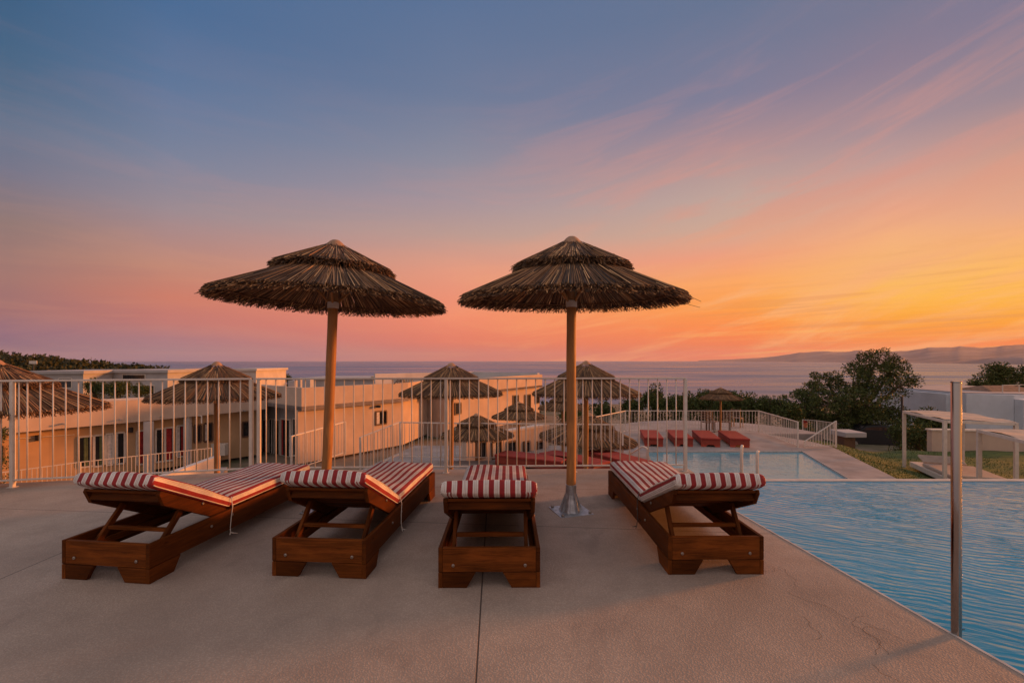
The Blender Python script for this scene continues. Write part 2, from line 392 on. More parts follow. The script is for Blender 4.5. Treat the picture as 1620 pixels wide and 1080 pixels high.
def smooth_angle(o, a=40):
    me = o.data
    me.polygons.foreach_set('use_smooth', [True] * len(me.polygons))
    me.set_sharp_from_angle(angle=R(a))
def tag(o, label=None, cat=None, group=None, kind=None):
    if label: o['label'] = label
    if cat: o['category'] = cat
    if group: o['group'] = group
    if kind: o['kind'] = kind
    return o
def empty(name, loc=(0, 0, 0), rz=0.0, label=None, cat=None, group=None):
    o = bpy.data.objects.new(name, None); col.objects.link(o); o.empty_display_size = .2
    o.location = loc; o.rotation_euler = (0, 0, rz)
    return tag(o, label, cat, group)
KIDS = {}
def children(o): return [c for c in bpy.data.objects if c.parent == o]
def copy_tree(o, parent=None):
    c = o.copy(); col.objects.link(c)
    if parent: c.parent = parent
    for ch in children(o): copy_tree(ch, c)
    return c
def gp(px, py, z=0.0):
    d = (H - z) * F / (py - 570.0); return Vector(((px - 810) * d / F, d, z))
def at(px, py, d): return Vector(((px - 810) * d / F, d, H - (py - 570.0) * d / F))
def X(px, d): return (px - 810) * d / F
def struct(o): o['kind'] = 'structure'; return o

# ================================================================== SETTING
def poly_slab(name, pts, z0, z1, m, extra=None):
    b = MB(); b.prism([(p[0], p[1]) for p in pts], 'z', z0, z1)
    return struct(b.build(name, m))
def pool_x(y): return 2.457 - .0918 * (y - 2.245)
# upper pool deck with a few hairline cracks (second material slot)
b = MB()
b.prism([(-14, -9), (pool_x(-9), -9), (pool_x(5.9), 5.9), (2.46, 6.02), (2.46, 6.58), (-3.25, 6.46), (-6.1, 5.80), (-14, 3.95)], 'z', -3.55, 0)
def crack(p, n, step, ang, z=.0012, w0=.0022):
    pts = [Vector((p[0], p[1], z))]; a = ang
    for i in range(n):
        a += random.uniform(-.9, .9); a += (ang - a) * .22
        pts.append(pts[-1] + Vector((cos(a) * step, sin(a) * step, 0)))
    for i in range(n):
        d = (pts[i + 1] - pts[i]).normalized(); s_ = Vector((-d.y, d.x, 0)); w1 = w0 * (1 - i / n) + .0006; w2 = w0 * (1 - (i + 1) / n) + .0006
        b.face([pts[i] - s_ * w1, pts[i + 1] - s_ * w2, pts[i + 1] + s_ * w2, pts[i] + s_ * w1], None, 1)
for (px, py, n, ang) in [(1165, 905, 7, 1.0), (1232, 897, 6, -1.2), (1245, 935, 9, -1.2), (1272, 975, 5, -2.2), (1385, 1035, 9, 1.3), (1405, 1035, 10, .7), (1380, 1050, 6, -1.3), (1100, 870, 5, .3)]:
    crack(gp(px, py), n * 3, .019, ang, w0=.0005)
struct(b.build('pool_deck', ['deck_concrete', 'crack_dark']))
# near infinity pool
b = MB()
b.face([(pool_x(-9), -9, -.022), (13, -9, -.022), (13, 5.93, -.022), (pool_x(5.93) , 5.93, -.022)])
struct(b.build('pool_water', 'pool_blue_water'))
b = MB()
b.prism([(pool_x(5.93) + .01, 5.93), (13, 5.93), (13, 6.04), (pool_x(5.93) + .01, 6.04)], 'z', -3.0, -.012)
struct(b.build('pool_rim', 'coping'))
b = MB()
b.prism([(pool_x(-9) + .001, -9), (pool_x(-9) + .02, -9), (pool_x(5.9) + .02, 5.9), (pool_x(5.9) + .001, 5.9)], 'z', -.3, .004)
struct(b.build('pool_edge_trim', 'coping'))
# middle terrace below the fence and lower terrace further down
poly_slab('middle_terrace', [(-13, 3.0), (2.3, 6.6), (2.75, 13.6), (-2.9, 13.6), (-3.6, 11.0), (-13, 10.6)], -3.55, -1.40, 'terrace_concrete')
poly_slab('lower_terrace', [(-7, 13.7), (1.0, 13.7), (1.6, 17.2), (2.8, 17.7), (2.8, 24), (-5, 24)], -3.55, -2.85, 'terrace_concrete')
# lower pool and its paving
LZ = -1.62
pl = [(2.95, 6.7), (4.66, 16.2)]; pr = [(7.28, 6.7), (10.02, 16.2)]
poly_slab('pool_terrace', [(2.45, 6.7), (2.90, 6.7), (4.66, 16.2), (4.66, 20.3), (2.82, 17.6)], -3.6, LZ, 'terrace_concrete')
poly_slab('pool_terrace', [(4.664, 16.2), (10.02, 16.2), (10.9, 16.85), (11.6, 16.85), (11.6, 18.0), (10.7, 20.3), (4.664, 20.3)], -3.6, LZ, 'terrace_concrete')
poly_slab('pool_path', [(7.28, 6.7), (8.45, 6.7), (11.6, 16.846), (10.9, 16.846), (10.024, 16.196)], -3.6, LZ - .004, 'terrace_concrete')
b = MB(); b.prism([(4.67 + 5.2 * 0, 20.304)] + [(8.9 + 4.6 * cos(a), 20.304 + 4.6 * sin(a)) for a in [pi * k / 24 for k in range(25)]], 'z', -3.6, LZ - .05)
struct(b.build('round_terrace', 'terrace_concrete'))
b = MB(); b.face([(2.90, 6.7, -1.66), (7.29, 6.7, -1.66), (10.03, 16.21, -1.66), (4.655, 16.21, -1.66)])
struct(b.build('lower_pool_water', 'lower_pool_water'))
b = MB(); b.prism([(4.66, 16.14), (10.0, 16.14), (10.02, 16.197), (4.66, 16.197)], 'z', -2.4, LZ + .012)
struct(b.build('pool_edge_trim', 'coping'))
b = MB(); b.prism([(7.26, 6.7), (7.278, 6.7), (10.018, 16.14), (10.0, 16.14)], 'z', -2.4, LZ + .012)
struct(b.build('pool_edge_trim', 'coping'))
# lawn
def lawn_z(x, y):
    e = (x - (8.45 + (y - 6.7) * .3105)); return -1.66 - min(.44, max(0, e) * .22) + .03 * sin(x * 2.1 + y) * min(1, max(0, e))
b = MB(); rows = []
for i in range(23):
    y = 6.7 + i * .545
    x0 = 8.45 + (y - 6.7) * .3105 if y < 16.8 else 11.6
    rows.append([(x0 + (26 - x0) * (k / 26) ** 1.5, y, lawn_z(x0 + (26 - x0) * (k / 26) ** 1.5, y) if k < 26 else -3.8) for k in range(27)])
rows.append([(p[0], p[1] + .3, -3.8) for p in rows[-1]])
b.grid(rows); struct(b.build('lawn', 'lawn_turf', smooth=True))
b = MB()
for i in range(9000):
    y = random.uniform(7, 18.5); x0 = (8.45 + (y - 6.7) * .3105 if y < 16.8 else 11.6) + .02; x = x0 + random.random() ** 1.4 * 6.5
    z = lawn_z(x, y) - .01; a = random.random() * pi; h = random.uniform(.03, .075); dx, dy = cos(a) * .012, sin(a) * .012
    lx, ly = random.uniform(-.03, .03), random.uniform(-.03, .03)
    b.face([(x - dx, y - dy, z), (x + dx, y + dy, z), (x + lx, y + ly, z + h)])
o = b.build('grass', 'grass_blades'); tag(o, 'short mown grass beside the lower pool path', 'grass', kind='stuff')
# terrain falling to the sea, with a wooded headland on the left
def interp(x, xs, ys):
    if x <= xs[0]: return ys[0]
    for i in range(1, len(xs)):
        if x <= xs[i]:
            f = (x - xs[i - 1]) / (xs[i] - xs[i - 1]); return ys[i - 1] + f * (ys[i] - ys[i - 1])
    return ys[-1]
def hill_h(x, y):
    px = 810 + x / max(y, 1) * F
    top = interp(px, [-600, -200, -60, 0, 40, 90, 140, 190, 235, 280], [548, 548, 553, 560, 566, 570, 573, 577, 583, 600])
    zt = H - (top - 570) * y / F - 3.2
    return zt
def terr_z(x, y):
    base = interp(y, [-20, 45, 80, 150, 300, 345, 460], [-3.6, -3.8, -7, -15.5, -28.0, -30.4, -34])
    base += .25 * sin(x * .21 + 1) * cos(y * .17) * min(1, max(0, (y - 45) / 20))
    if y > 70 and x < 0:
        f = 1 - abs(y - 165) / 85.0
        if f > 0:
            f = f * f * (3 - 2 * f); hz = hill_h(x, 165.0 if y > 165 else y); hz += .8 * sin(x * .13) * sin(y * .11)
            if hz > base: base = base + (hz - base) * f
    return base
ys = [-20, -10, 0, 8, 14, 20, 26, 32, 38, 44, 50, 58, 66] + [74 + 8 * i for i in range(24)] + [270, 290, 310, 330, 345, 360, 400, 460]
b = MB(); rows = []
for y in ys:
    wdt = 60 + max(0, y) * 1.75
    rows.append([(-wdt + 2 * wdt * k / 90, y, terr_z(-wdt + 2 * wdt * k / 90, y)) for k in range(91)])
b.grid(rows)
struct(b.build('ground', 'soil', smooth=True))
b = MB(); b.face([(-22000, 60, -30), (22000, 60, -30), (22000, 20000, -30), (-22000, 20000, -30)])
struct(b.build('sea', 'sea_water'))
# mountains over the bay
SEAD = H + 30
def ridge(name, prof, foot, depth, m, seed):
    rnd = random.Random(seed); rows = [[], [], [], [], []]
    p0, p1 = prof[0][0], prof[-1][0]; n = 130
    for k in range(n + 1):
        px = p0 + (p1 - p0) * k / n
        yf = interp(px, [q[0] for q in foot], [q[1] for q in foot]); d0 = SEAD * F / (yf - 570)
        yt = interp(px, [q[0] for q in prof], [q[1] for q in prof]); dr = d0 + depth
        zt = max(-30, H - (yt - 570) * dr / F); zt += (zt + 30) * (sin(px * .11 + seed) * .02 + sin(px * .27) * .015 + rnd.uniform(-.008, .008))
        for j, (f, g) in enumerate([(0, 0), (.3, .28), (.65, .62), (1, 1), (1.6, 0)]):
            d = d0 + (dr - d0) * f; z = -30.5 + (zt + 30.5) * (g + (sin(px * .045 + j * 2) * .03 + rnd.uniform(-.006, .006) if 0 < g < 1 else 0))
            rows[j].append((X(px, d), d, z))
    bb = MB(); bb.grid(rows); return struct(bb.build(name, m, smooth=True))
ridge('hills', [(1105, 570), (1150, 568.5), (1200, 566), (1240, 562), (1265, 557.5), (1300, 555.7), (1340, 556.5), (1358, 554), (1390, 557), (1430, 555), (1470, 550), (1520, 548), (1545, 549.5), (1570, 549), (1600, 546), (1620, 544), (1700, 543), (1800, 548), (1950, 560), (2050, 570)],
      [(1105, 571.6), (1300, 572.7), (1450, 574), (1620, 575.8), (2050, 577)], 3600, 'mountain', 3)
ridge('headland', [(1480, 574), (1520, 570), (1560, 567), (1600, 563.5), (1650, 562), (1800, 560), (1900, 573)],
      [(1480, 574.6), (1620, 576.4), (1900, 578)], 500, 'mountain', 5)

# ================================================================== SUN LOUNGERS
HW = .34
def mattress(y0, z0, y1, z1, name, parent, wd=.635, th=.096, sag=.0):
    """rounded cushion from (y0,z0) to (y1,z1) along its underside"""
    a = Vector((0, y0, z0)); e = Vector((0, y1, z1)); d = (e - a); L = d.length; d.normalize(); nrm = Vector((0, -d.z, d.y))
    if nrm.z < 0: nrm = -nrm
    hw = wd / 2; r = .036
    prof = []
    for cx, cy, a0 in ((hw - r, r, -90), (hw - r, th - r, 0), (-hw + r, th - r, 90), (-hw + r, r, 180)):
        for k in range(6):
            q = R(a0 + 90 * k / 5); prof.append((cx + r * cos(q), cy + r * sin(q)))
    full = []
    for i, p in enumerate(prof):                     # extra points along top and bottom
        full.append(p); q = prof[(i + 1) % len(prof)]
        if abs(p[0] - q[0]) > .2:
            for k in range(1, 14): full.append((p[0] + (q[0] - p[0]) * k / 14, p[1]))
    n = len(full); rows = []; uvr = []
    st = [0, .006, .016, .03, .05] + [.05 + (L - .1) * k / 22 for k in range(1, 22)] + [L - .05, L - .03, L - .016, L - .006, L]
    rnd = random.Random(int(abs(y0) * 1000))
    ph = rnd.random() * 6
    for s in st:
        ed = min(s, L - s); f = 1.0 if ed > .05 else sqrt(max(0.0, 1 - (1 - ed / .05) ** 2)); f = .62 + .38 * f
        row = []
        for (x, z) in full:
            zz = th / 2 + (z - th / 2) * f; xx = x * (.965 + .035 * f)
            if z > th * .8: zz += .006 * sin(s * 9 + ph) * sin(x * 11 + ph) + .008 * (1 - (x / hw) ** 2)
            row.append(a + d * s + nrm * zz + Vector((xx, 0, 0)))
        rows.append(row)
        ur = []
        for k in range(n + 1):
            x, z = full[k % n]; u = x if abs(x) < hw - r else math.copysign(hw - r + abs(abs(x) - (hw - r)) * .6 + (th - z if z < th - .005 else 0) * 1.0, x)
            ur.append((u, s))
        uvr.append(ur)
    bb = MB(); i0 = bb.grid(rows, True, 0, uvr)
    capuv = [(p[0], p[1]) for p in full]
    bb.fan([i0 + k for k in range(n)], 0, True, capuv[::-1]); e0 = i0 + (len(rows) - 1) * n
    bb.fan([e0 + k for k in range(n)], 0, False, capuv)
    o = bb.build(name, 'striped_canvas', parent, smooth=True)
    i_top = [k for k in range(n) if abs(full[k][0]) > hw - .012 and full[k][1] > th - .022]; i_bot = [k for k in range(n) if abs(full[k][0]) > hw - .012 and full[k][1] < .022]
    for grp in (i_top, i_bot):
        for sgn in (-1, 1):
            kk = [k for k in grp if full[k][0] * sgn > 0]
            if kk: pb = MB(); pb.tube([r_[kk[0]] + Vector((sgn * .0015, 0, 0)) for r_ in rows[2:-2]], .0042, 6); pb.build('piping', 'cord_white', o, smooth=True)
    return o
def cyl_mesh(name, r, h, m):
    bb = MB(); bb.lathe([(r, 0), (r, h * .6), (r * .7, h)], 10)
    return bb
def make_lounger(ey=-1.0, ez=.600):
    g = empty('sun_lounger')
    for sx in (-1, 1):
        bb = MB(); x = sx * (HW - .014); bb.bar((x, -1, .187), (x, 1, .187), .028, .165); bb.build('side_board', 'lounger_wood', g, bevel=.004)
    bb = MB(); bb.bar((-.3115, -.984, .186), (.3115, -.984, .186), .03, .162); bb.build('head_board', 'lounger_wood', g, bevel=.004)
    bb = MB(); bb.bar((-.3115, .984, .186), (.3115, .984, .186), .03, .162); bb.build('foot_board', 'lounger_wood', g, bevel=.004)
    for sx in (-1, 1):
        for sy in (-1, 1):
            bb = MB()
            bb.prism([(sy * 1.0, .1015), (sy * .74, .1015), (sy * .80, 0), (sy * 1.0, 0)], 'x', sx * HW, sx * (HW - .028))
            bb.prism([(sx * .3115, .1025), (sx * .09, .1025), (sx * .15, 0), (sx * .3115, 0)], 'y', sy * .999, sy * .969)
            bb.build('leg', 'lounger_wood', g, bevel=.003)
    bb = MB()
    for k in range(10): y = -.16 + k * .122; bb.bar((-.311, y, .258), (.311, y, .258), .085, .02)
    bb.build('seat_slats', 'lounger_wood', g, bevel=.003)
    bb = MB()
    for sx in (-1, 1): bb.bar((sx * .296, -.968, .165), (sx * .296, .96, .165), .028, .045)
    bb.build('support_rails', 'lounger_wood', g, bevel=.003)
    # raised backrest
    h = Vector((0, -.215, .262)); e = Vector((0, ey, ez)); d = (e - h).normalized(); nn = Vector((0, -d.z, d.y)); nn = nn if nn.z > 0 else -nn
    for sx in (-1, 1):
        bb = MB(); L = (e - h).length; rl = []
        for s, z in ((-.02, 0), (L, 0), (L, -.028), (L - .075, -.088), (.06, -.088), (-.02, -.03)):
            p = h + d * s + nn * z; rl.append((p.y, p.z))
        bb.prism(rl, 'x', sx * .306, sx * .278); bb.build('backrest_rail', 'lounger_wood', g, bevel=.003)
    bb = MB()
    for k in range(7):
        p = h + d * (.06 + k * ((e - h).length - .105) / 6) - nn * .013; q = Vector((.277, 0, 0)); bb.bar(p - q, p + q, .092, .019, nn)
    p = h + d * ((e - h).length - .055) - nn * .045; bb.bar(p - Vector((.277, 0, 0)), p + Vector((.277, 0, 0)), .026, .05, nn)
    bb.build('backrest_slats', 'lounger_wood', g, bevel=.003)
    # hinged prop frame under the backrest
    tp = h + d * (.59 * (e - h).length) - nn * .055; bt = Vector((0, -.865, .155))
    bb = MB()
    for sx in (-1, 1): bb.bar(tp + Vector((sx * .252, 0, 0)), bt + Vector((sx * .252, 0, 0)), .026, .042, (0, 1, 0))
    m_ = tp.lerp(bt, .52); bb.bar(m_ + Vector((-.238, 0, 0)), m_ + Vector((.238, 0, 0)), .030, .026)
    bb.bar(bt + Vector((-.28, 0, .0)), bt + Vector((.28, 0, .0)), .032, .032)
    bb.build('prop_frame', 'lounger_wood', g, bevel=.003)
    seat = mattress(-.20, .270, 1.02, .272, 'seat_cushion', g)
    hb = h + nn * .004; eb = h + d * ((e - h).length + .10) + nn * .004
    mattress(hb.y, hb.z, eb.y, eb.z, 'back_cushion', g)
    bb0 = cyl_mesh('bolt', .011, .008, 'bolt_metal'); first = None
    for (x, y, z, ax) in [(-.24, -.999, .15, 'f'), (.24, -.999, .15, 'f'), (.341, -.45, .20, 'r'), (.341, -.22, .22, 'r'), (-.341, -.45, .20, 'l'), (-.341, -.22, .22, 'l'), (.308, -.5, .395 if ey > -.9 else .355, 'r'), (-.308, -.5, .395 if ey > -.9 else .355, 'l')]:
        if first is None: o = first = bb0.build('bolt', 'bolt_metal', g)
        else: o = first.copy(); col.objects.link(o)
        o.location = (x, y, z); o.rotation_euler = {'f': (R(90), 0, 0), 'r': (0, R(90), 0), 'l': (0, R(-90), 0)}[ax]
    return g
def cord(g, sx, m, seed):
    rnd = random.Random(seed); x = sx * (HW + .006); y = -.24
    pts = [(sx * .325, y + .03, .365), (x, y + .02, .285), (x + sx * .002, y, .2), (x + sx * .006, y - .015, .13), (x + sx * .018, y - .03, .088), (x + sx * .03, y - .05, .075)]
    bb = MB(); bb.tube(pts, .0034, 6); bb.tube([pts[4], (x + sx * .03, y + .005, .07), (x + sx * .035, y + .03, .06)], .0038, 6)
    bb.build('tie_cord', m, g, smooth=True)
L0 = make_lounger(-.875, .596); L2 = make_lounger()
def place_l(o, px, py, rz, label):
    """(px,py): pixel where the middle of the head end meets the deck"""
    p = gp(px, py); fw = Vector((-sin(rz), cos(rz), 0)); o.location = p + fw * 1.0; o.rotation_euler = (0, 0, rz)
    tag(o, label, 'sun lounger', 'wooden sun loungers lined up on the pool deck')
Ls = [L0, copy_tree(L0), L2, copy_tree(L2)]
place_l(Ls[0], 166, 919.5, R(-7.0), 'brown wooden lounger with striped cushion at the far left end of the front row')
place_l(Ls[1], 504, 913.0, R(-4.3), 'brown wooden lounger with striped cushion beside the left thatched umbrella, half turned right')
place_l(Ls[2], 774, 929.5, R(.6), 'brown wooden lounger seen straight end on, between the two front thatched umbrellas')
place_l(Ls[3], 1133, 908.5, R(.4), 'brown wooden lounger with striped cushion standing along the edge of the blue pool')
cord(Ls[0], 1, 'cord_white', 1); cord(Ls[1], 1, 'cord_white', 2); cord(Ls[3], -1, 'cord_dark', 3)

# ================================================================== THATCHED UMBRELLAS
def reed(bb, a, e, r0, r1, sag=0.0, seg=2):
    a = Vector(a); e = Vector(e); d = (e - a).normalized(); up = Vector((0, 0, 1)) if abs(d.z) < .95 else Vector((1, 0, 0))
    x = d.cross(up).normalized(); y = x.cross(d); th = random.random() * 2; i0 = len(bb.v)
    for k in range(seg + 1):
        f = k / seg; p = a.lerp(e, f) - Vector((0, 0, sag * 4 * f * (1 - f))); r = r0 + (r1 - r0) * f
        for j in range(3): q = th + j * 2.0944; bb.v.append(tuple(p + (x * cos(q) + y * sin(q)) * r))
    for k in range(seg):
        for j in range(3):
            j2 = (j + 1) % 3; bb.f.append([i0 + 3 * k + j, i0 + 3 * k + j2, i0 + 3 * k + 3 + j2, i0 + 3 * k + 3 + j]); bb.uv.append([(0, 0)] * 4); bb.mi.append(0)
    e0 = i0 + 3 * seg; bb.f.append([e0, e0 + 1, e0 + 2]); bb.uv.append([(0, 0)] * 3); bb.mi.append(0)
def thatch(r0, z0, r1, z1, n, rr, thick):
    bb = MB(); sl = (z0 - z1) / (r1 - r0)
    for i in range(n):
        a = 2 * pi * random.random(); L = (r1 - r0) * random.uniform(.30, .75)
        re = r1 + random.gauss(0, .016) if i % 2 else min(r1, r0 + L + (r1 - r0) * random.random() ** .6)
        rs = max(r0, re - L); da = random.gauss(0, .03) * L; h = random.uniform(0, thick); h2 = max(0, h + random.uniform(-.012, .010))
        zs = z0 - sl * (rs - r0) + h; ze = z1 - sl * (re - r1) + h2 * .9
        reed(bb, (rs * cos(a), rs * sin(a), zs), (re * cos(a + da / max(re, .1)), re * sin(a + da / max(re, .1)), ze), rr * random.uniform(.6, 1.1), rr * random.uniform(.6, 1.1), random.uniform(-.006, .006), 1)
    return bb
def fringe(r1, z1, sl, n, lmin, lmax, rr, band):
    bb = MB()
    for i in range(n):
        a = random.random() * 2 * pi; da = random.gauss(0, .06); L = random.uniform(lmin, lmax)
        rs = r1 - L * random.uniform(.75, 1.0); zs = z1 + sl * (r1 - rs) + random.uniform(-.028, .028)
        re = r1 + random.gauss(.004, .016); ze = z1 - random.uniform(.0, band)
        reed(bb, (rs * cos(a), rs * sin(a), zs), (re * cos(a + da), re * sin(a + da), ze), rr * random.uniform(.6, 1), rr * random.uniform(.5, .9), 0, 1)
    for i in range(n // 7):                            # binding wound round the rim
        a = random.random() * 2 * pi; da = random.uniform(.05, .14) * random.choice((-1, 1)); rs = r1 - random.uniform(.05, .10); zz = z1 + sl * (r1 - rs) + random.uniform(.0, .03)
        reed(bb, (rs * cos(a), rs * sin(a), zz), ((rs + random.uniform(-.02, .02)) * cos(a + da), rs * sin(a + da), zz + random.uniform(-.02, .02)), rr * .7, rr * .5, 0, 1)
    return bb
ZT = 2.74
def make_umbrella():
    g = empty('thatched_umbrella')
    bb = MB(); bb.box(-.175, .175, -.165, .165, 0, .008); pl_ = bb.build('base_plate', 'galvanised', g, bevel=.002)
    b0 = cyl_mesh('bolt', .016, .022, 'bolt_metal'); f_ = None
    for sx in (-1, 1):
        for sy in (-1, 1):
            if f_ is None: o = f_ = b0.build('bolt', 'bolt_metal', pl_)
            else: o = f_.copy(); col.objects.link(o)
            o.location = (sx * .145, sy * .135, .008)
    bb = MB(); bb.lathe([(.054, .006), (.054, .27), (.046, .272)], 24); s_ = bb.build('sleeve', 'galvanised', g); smooth_angle(s_)
    bb = MB()
    for k in range(8):
        a = pi * k / 4 + .2; c_, n_ = cos(a), sin(a)
        rad = [(.05, .008), (.125, .008), (.112, .03), (.058, .18), (.05, .18)]
        for q in (-1, 1):
            pts = [(r * c_ - q * .003 * n_, r * n_ + q * .003 * c_, z) for r, z in rad]; bb.face(pts if q < 0 else pts[::-1])
        for i in range(1, 4):
            (r, z), (r2, z2) = rad[i], rad[i + 1] if i < 4 else rad[0]
            bb.face([(r * c_ + .003 * n_, r * n_ - .003 * c_, z), (r * c_ - .003 * n_, r * n_ + .003 * c_, z), (r2 * c_ - .003 * n_, r2 * n_ + .003 * c_, z2), (r2 * c_ + .003 * n_, r2 * n_ - .003 * c_, z2)])
    bb.lathe([(.10, .008), (.09, .03), (.062, .13), (.055, .17)], 16)
    bb.build('gusset_fins', 'galvanised', g)
    bb = MB(); pts = [(.004 * sin(z * 3), .004 * cos(z * 2.3), z) for z in [.10 + 2.02 * k / 12 for k in range(13)]]
    bb.tube(pts, [.0475 + .0012 * sin(k * 1.7) for k in range(13)], 20); bb.build('pole', 'pole_wood', g, smooth=True)
    bb = MB(); bb.lathe([(.053, 2.045), (.055, 2.05), (.055, 2.105), (.050, 2.11)], 20); smooth_angle(bb.build('collar', 'collar_grey', g))
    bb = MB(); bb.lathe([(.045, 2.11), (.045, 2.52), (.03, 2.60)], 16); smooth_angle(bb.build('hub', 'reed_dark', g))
    sl = .495; zr = 2.105
    t1 = thatch(.10, zr + sl * .97 - .03, 1.08, zr, 6500, .0036, .034)
    f1 = fringe(1.09, zr - .012, sl, 1500, .07, .17, .0042, .035); o1 = len(t1.v)
    t1.v += f1.v; t1.f += [[i + o1 for i in f] for f in f1.f]; t1.uv += f1.uv; t1.mi += f1.mi
    t1.build('lower_thatch', 'reed', g)
    t2 = thatch(.035, ZT - .045, .565, ZT - .045 - .53 * .50, 2400, .0036, .022)
    t2.build('upper_thatch', 'reed', g)
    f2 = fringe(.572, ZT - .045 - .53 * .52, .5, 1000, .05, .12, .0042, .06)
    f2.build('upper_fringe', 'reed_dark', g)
    bb = MB(); bb.lathe([(.105, ZT - .075), (.098, ZT - .060), (.06, ZT - .02), (.035, ZT - .002), (.0, ZT + .006)], 20, cap=False); bb.build('cap', 'clay_cap', g, smooth=True)
    r_ = None
    for k in range(8):
        if r_ is None:
            bb = MB(); bb.tube([(.05, 0, 2.48), (.55, 0, 2.33), (1.03, 0, zr + .03)], .010, 6); o = r_ = bb.build('rib', 'pole_wood', g, smooth=True)
        else: o = r_.copy(); col.objects.link(o)
        o.rotation_euler = (0, 0, pi / 8 + k * pi / 4)
    r_ = None
    for k in range(4):
        if r_ is None:
            bb = MB(); bb.tube([(.045, 0, 2.10), (.085, 0, 2.15), (.15, 0, 2.22), (.24, 0, 2.28), (.34, 0, 2.34)], .013, 6); o = r_ = bb.build('brace', 'pole_wood', g, smooth=True)
        else: o = r_.copy(); col.objects.link(o)
        o.rotation_euler = (0, 0, pi / 8 + k * pi / 2)
    bb = MB(); rows = []
    bb.tube([(0.95 * cos(2 * pi * k / 48), 0.95 * sin(2 * pi * k / 48), zr + .05) for k in range(49)], .007, 6, cap=False); bb.build('hoop', 'reed', g, smooth=True)
    return g
UM = make_umbrella()
def place_u(o, loc, tilt=(0, 0), s=(1, 1, 1), rz=0, label='', group='thatched umbrellas'):
    o.location = loc
    m = Matrix.Rotation(tilt[1], 3, 'Y') @ Matrix.Rotation(tilt[0], 3, 'X') @ Matrix.Rotation(rz, 3, 'Z')
    o.rotation_euler = m.to_euler(); o.scale = s
    tag(o, label, 'thatched umbrella', group)
spec = [
 ((.592, 4.707, .0), (R(1.6), R(.0)), (1, 1, 1), .3, 'large thatched umbrella bolted to the deck between the end-on lounger and the pool lounger'),
 ((-1.90, 4.75, .0), (R(-.3), R(2.2)), (1.02, 1.02, 1), 1.4, 'large thatched umbrella leaning slightly to the right behind the second lounger from the left'),
 ((X(-8, 6.25), 6.25, -1.40), (0, 0), (1.06, 1.06, 1.07), 2.2, 'thatched umbrella cut off by the left edge, behind the fence'),
 ((X(343, 8.9), 8.9, -1.40), (0, 0), (1, 1, 1.055), .9, 'thatched umbrella behind the fence in front of the long low curved building'),
 ((X(714, 10.1), 10.1, -1.40), (0, 0), (1, 1, 1.045), 2.9, 'thatched umbrella behind the fence standing midway between the two large front umbrellas'),
 ((X(927, 9.66), 9.66, -1.40), (0, 0), (1, 1, 1.06), 1.9, 'thatched umbrella directly behind the pole of the large right umbrella, rising over the fence'),
 ((X(754, 13.9), 13.9, -2.85), (0, 0), (1.0, 1.0, 1.02), 4.0, 'low dark thatched umbrella behind the middle terrace railing, lowest and nearest of its cluster'),
 ((X(821, 18.9), 18.9, -2.85), (0, 0), (1, 1, .99), 5.0, 'small thatched umbrella further back on the lower terrace, left of the right umbrella pole'),
 ((X(890, 21.0), 21.0, -2.85), (0, 0), (1, 1, 1.05), 3.4, 'farthest small thatched umbrella on the lower terrace, half hidden by the right umbrella pole'),
 ((X(921, 14.7), 14.7, -3.6), (R(1), R(3.5)), (1.38, 1.38, 1.27), 2.5, 'wide tilted thatched umbrella low behind the railing, above the red loungers'),
 ((X(1140, 19.2), 19.2, -1.62), (0, 0), (.74, .74, .745), 1.1, 'small thatched umbrella beyond the lower pool beside the row of red loungers'),
]
for i, (loc, tl, s, rz, lab) in enumerate(spec):
    o = UM if i == 0 else copy_tree(UM)
    place_u(o, loc, tl, s, rz, lab)
# one long stray reed on the right umbrella
b = MB(); reed(b, (.98, -.10, 2.16), (1.30, -.28, 2.05), .004, .0022); reed(b, (.66, -.82, 2.12), (.74, -.98, 2.03), .004, .0022)
o = b.build('stray_reed', 'reed', UM)

# ================================================================== RAILINGS
def square_post(bb, p, z0, z1, s=.05): bb.box(p[0] - s / 2, p[0] + s / 2, p[1] - s / 2, p[1] + s / 2, z0, z1)
def front_railing(a, e, n, label, posts):
    a = Vector(a); e = Vector(e); g = empty('metal_railing', a, 0, label, 'railing', 'white railing along the edge of the pool deck'); v = e - a
    def rel(f, z): p = v * f; return (p.x, p.y, z)
    zt = 1.27
    bb = MB(); bb.bar(rel(0, zt), rel(1, zt), .045, .022); bb.build('top_rail', 'white_paint', g, bevel=.003)
    bb = MB(); bb.bar(rel(0, .085), rel(1, .085), .035, .018); bb.build('bottom_rail', 'white_paint', g, bevel=.003)
    f_ = None; pf = [p for p in posts]
    for k in range(1, n):
        fr = k / n
        if f_ is None:
            bb = MB(); bb.lathe([(.0078, .094), (.0078, zt - .011)], 8); o = f_ = bb.build('baluster', 'white_paint', g, smooth=True)
        else: o = f_.copy(); col.objects.link(o)
        if any(abs(fr - p) * v.length < .04 for p in posts): o.location = rel(min(1, fr + .045 / v.length), 0)
        else: o.location = rel(fr, 0)
        o.rotation_euler = (0, 0, atan2(v.y, v.x) + random.uniform(-.02, .02))
    for p in posts:
        bb = MB(); q = v * p; square_post(bb, q, 0, zt - .011, .042)
        bb.box(q.x - .04, q.x + .04, q.y - .04, q.y + .04, 0, .006); bb.build('post', 'white_paint', g, bevel=.003)
front_railing((-3.40, 6.22, 0), (2.375, 6.41, 0), 45, 'long straight white metal railing at the back of the deck behind the front umbrellas', (0.006, .435, .735, 1.0))
front_railing((-8.2, 5.05, 0), (-3.46, 6.205, 0), 38, 'angled white metal railing section at the left end of the deck', (.0, .47, 1.0))

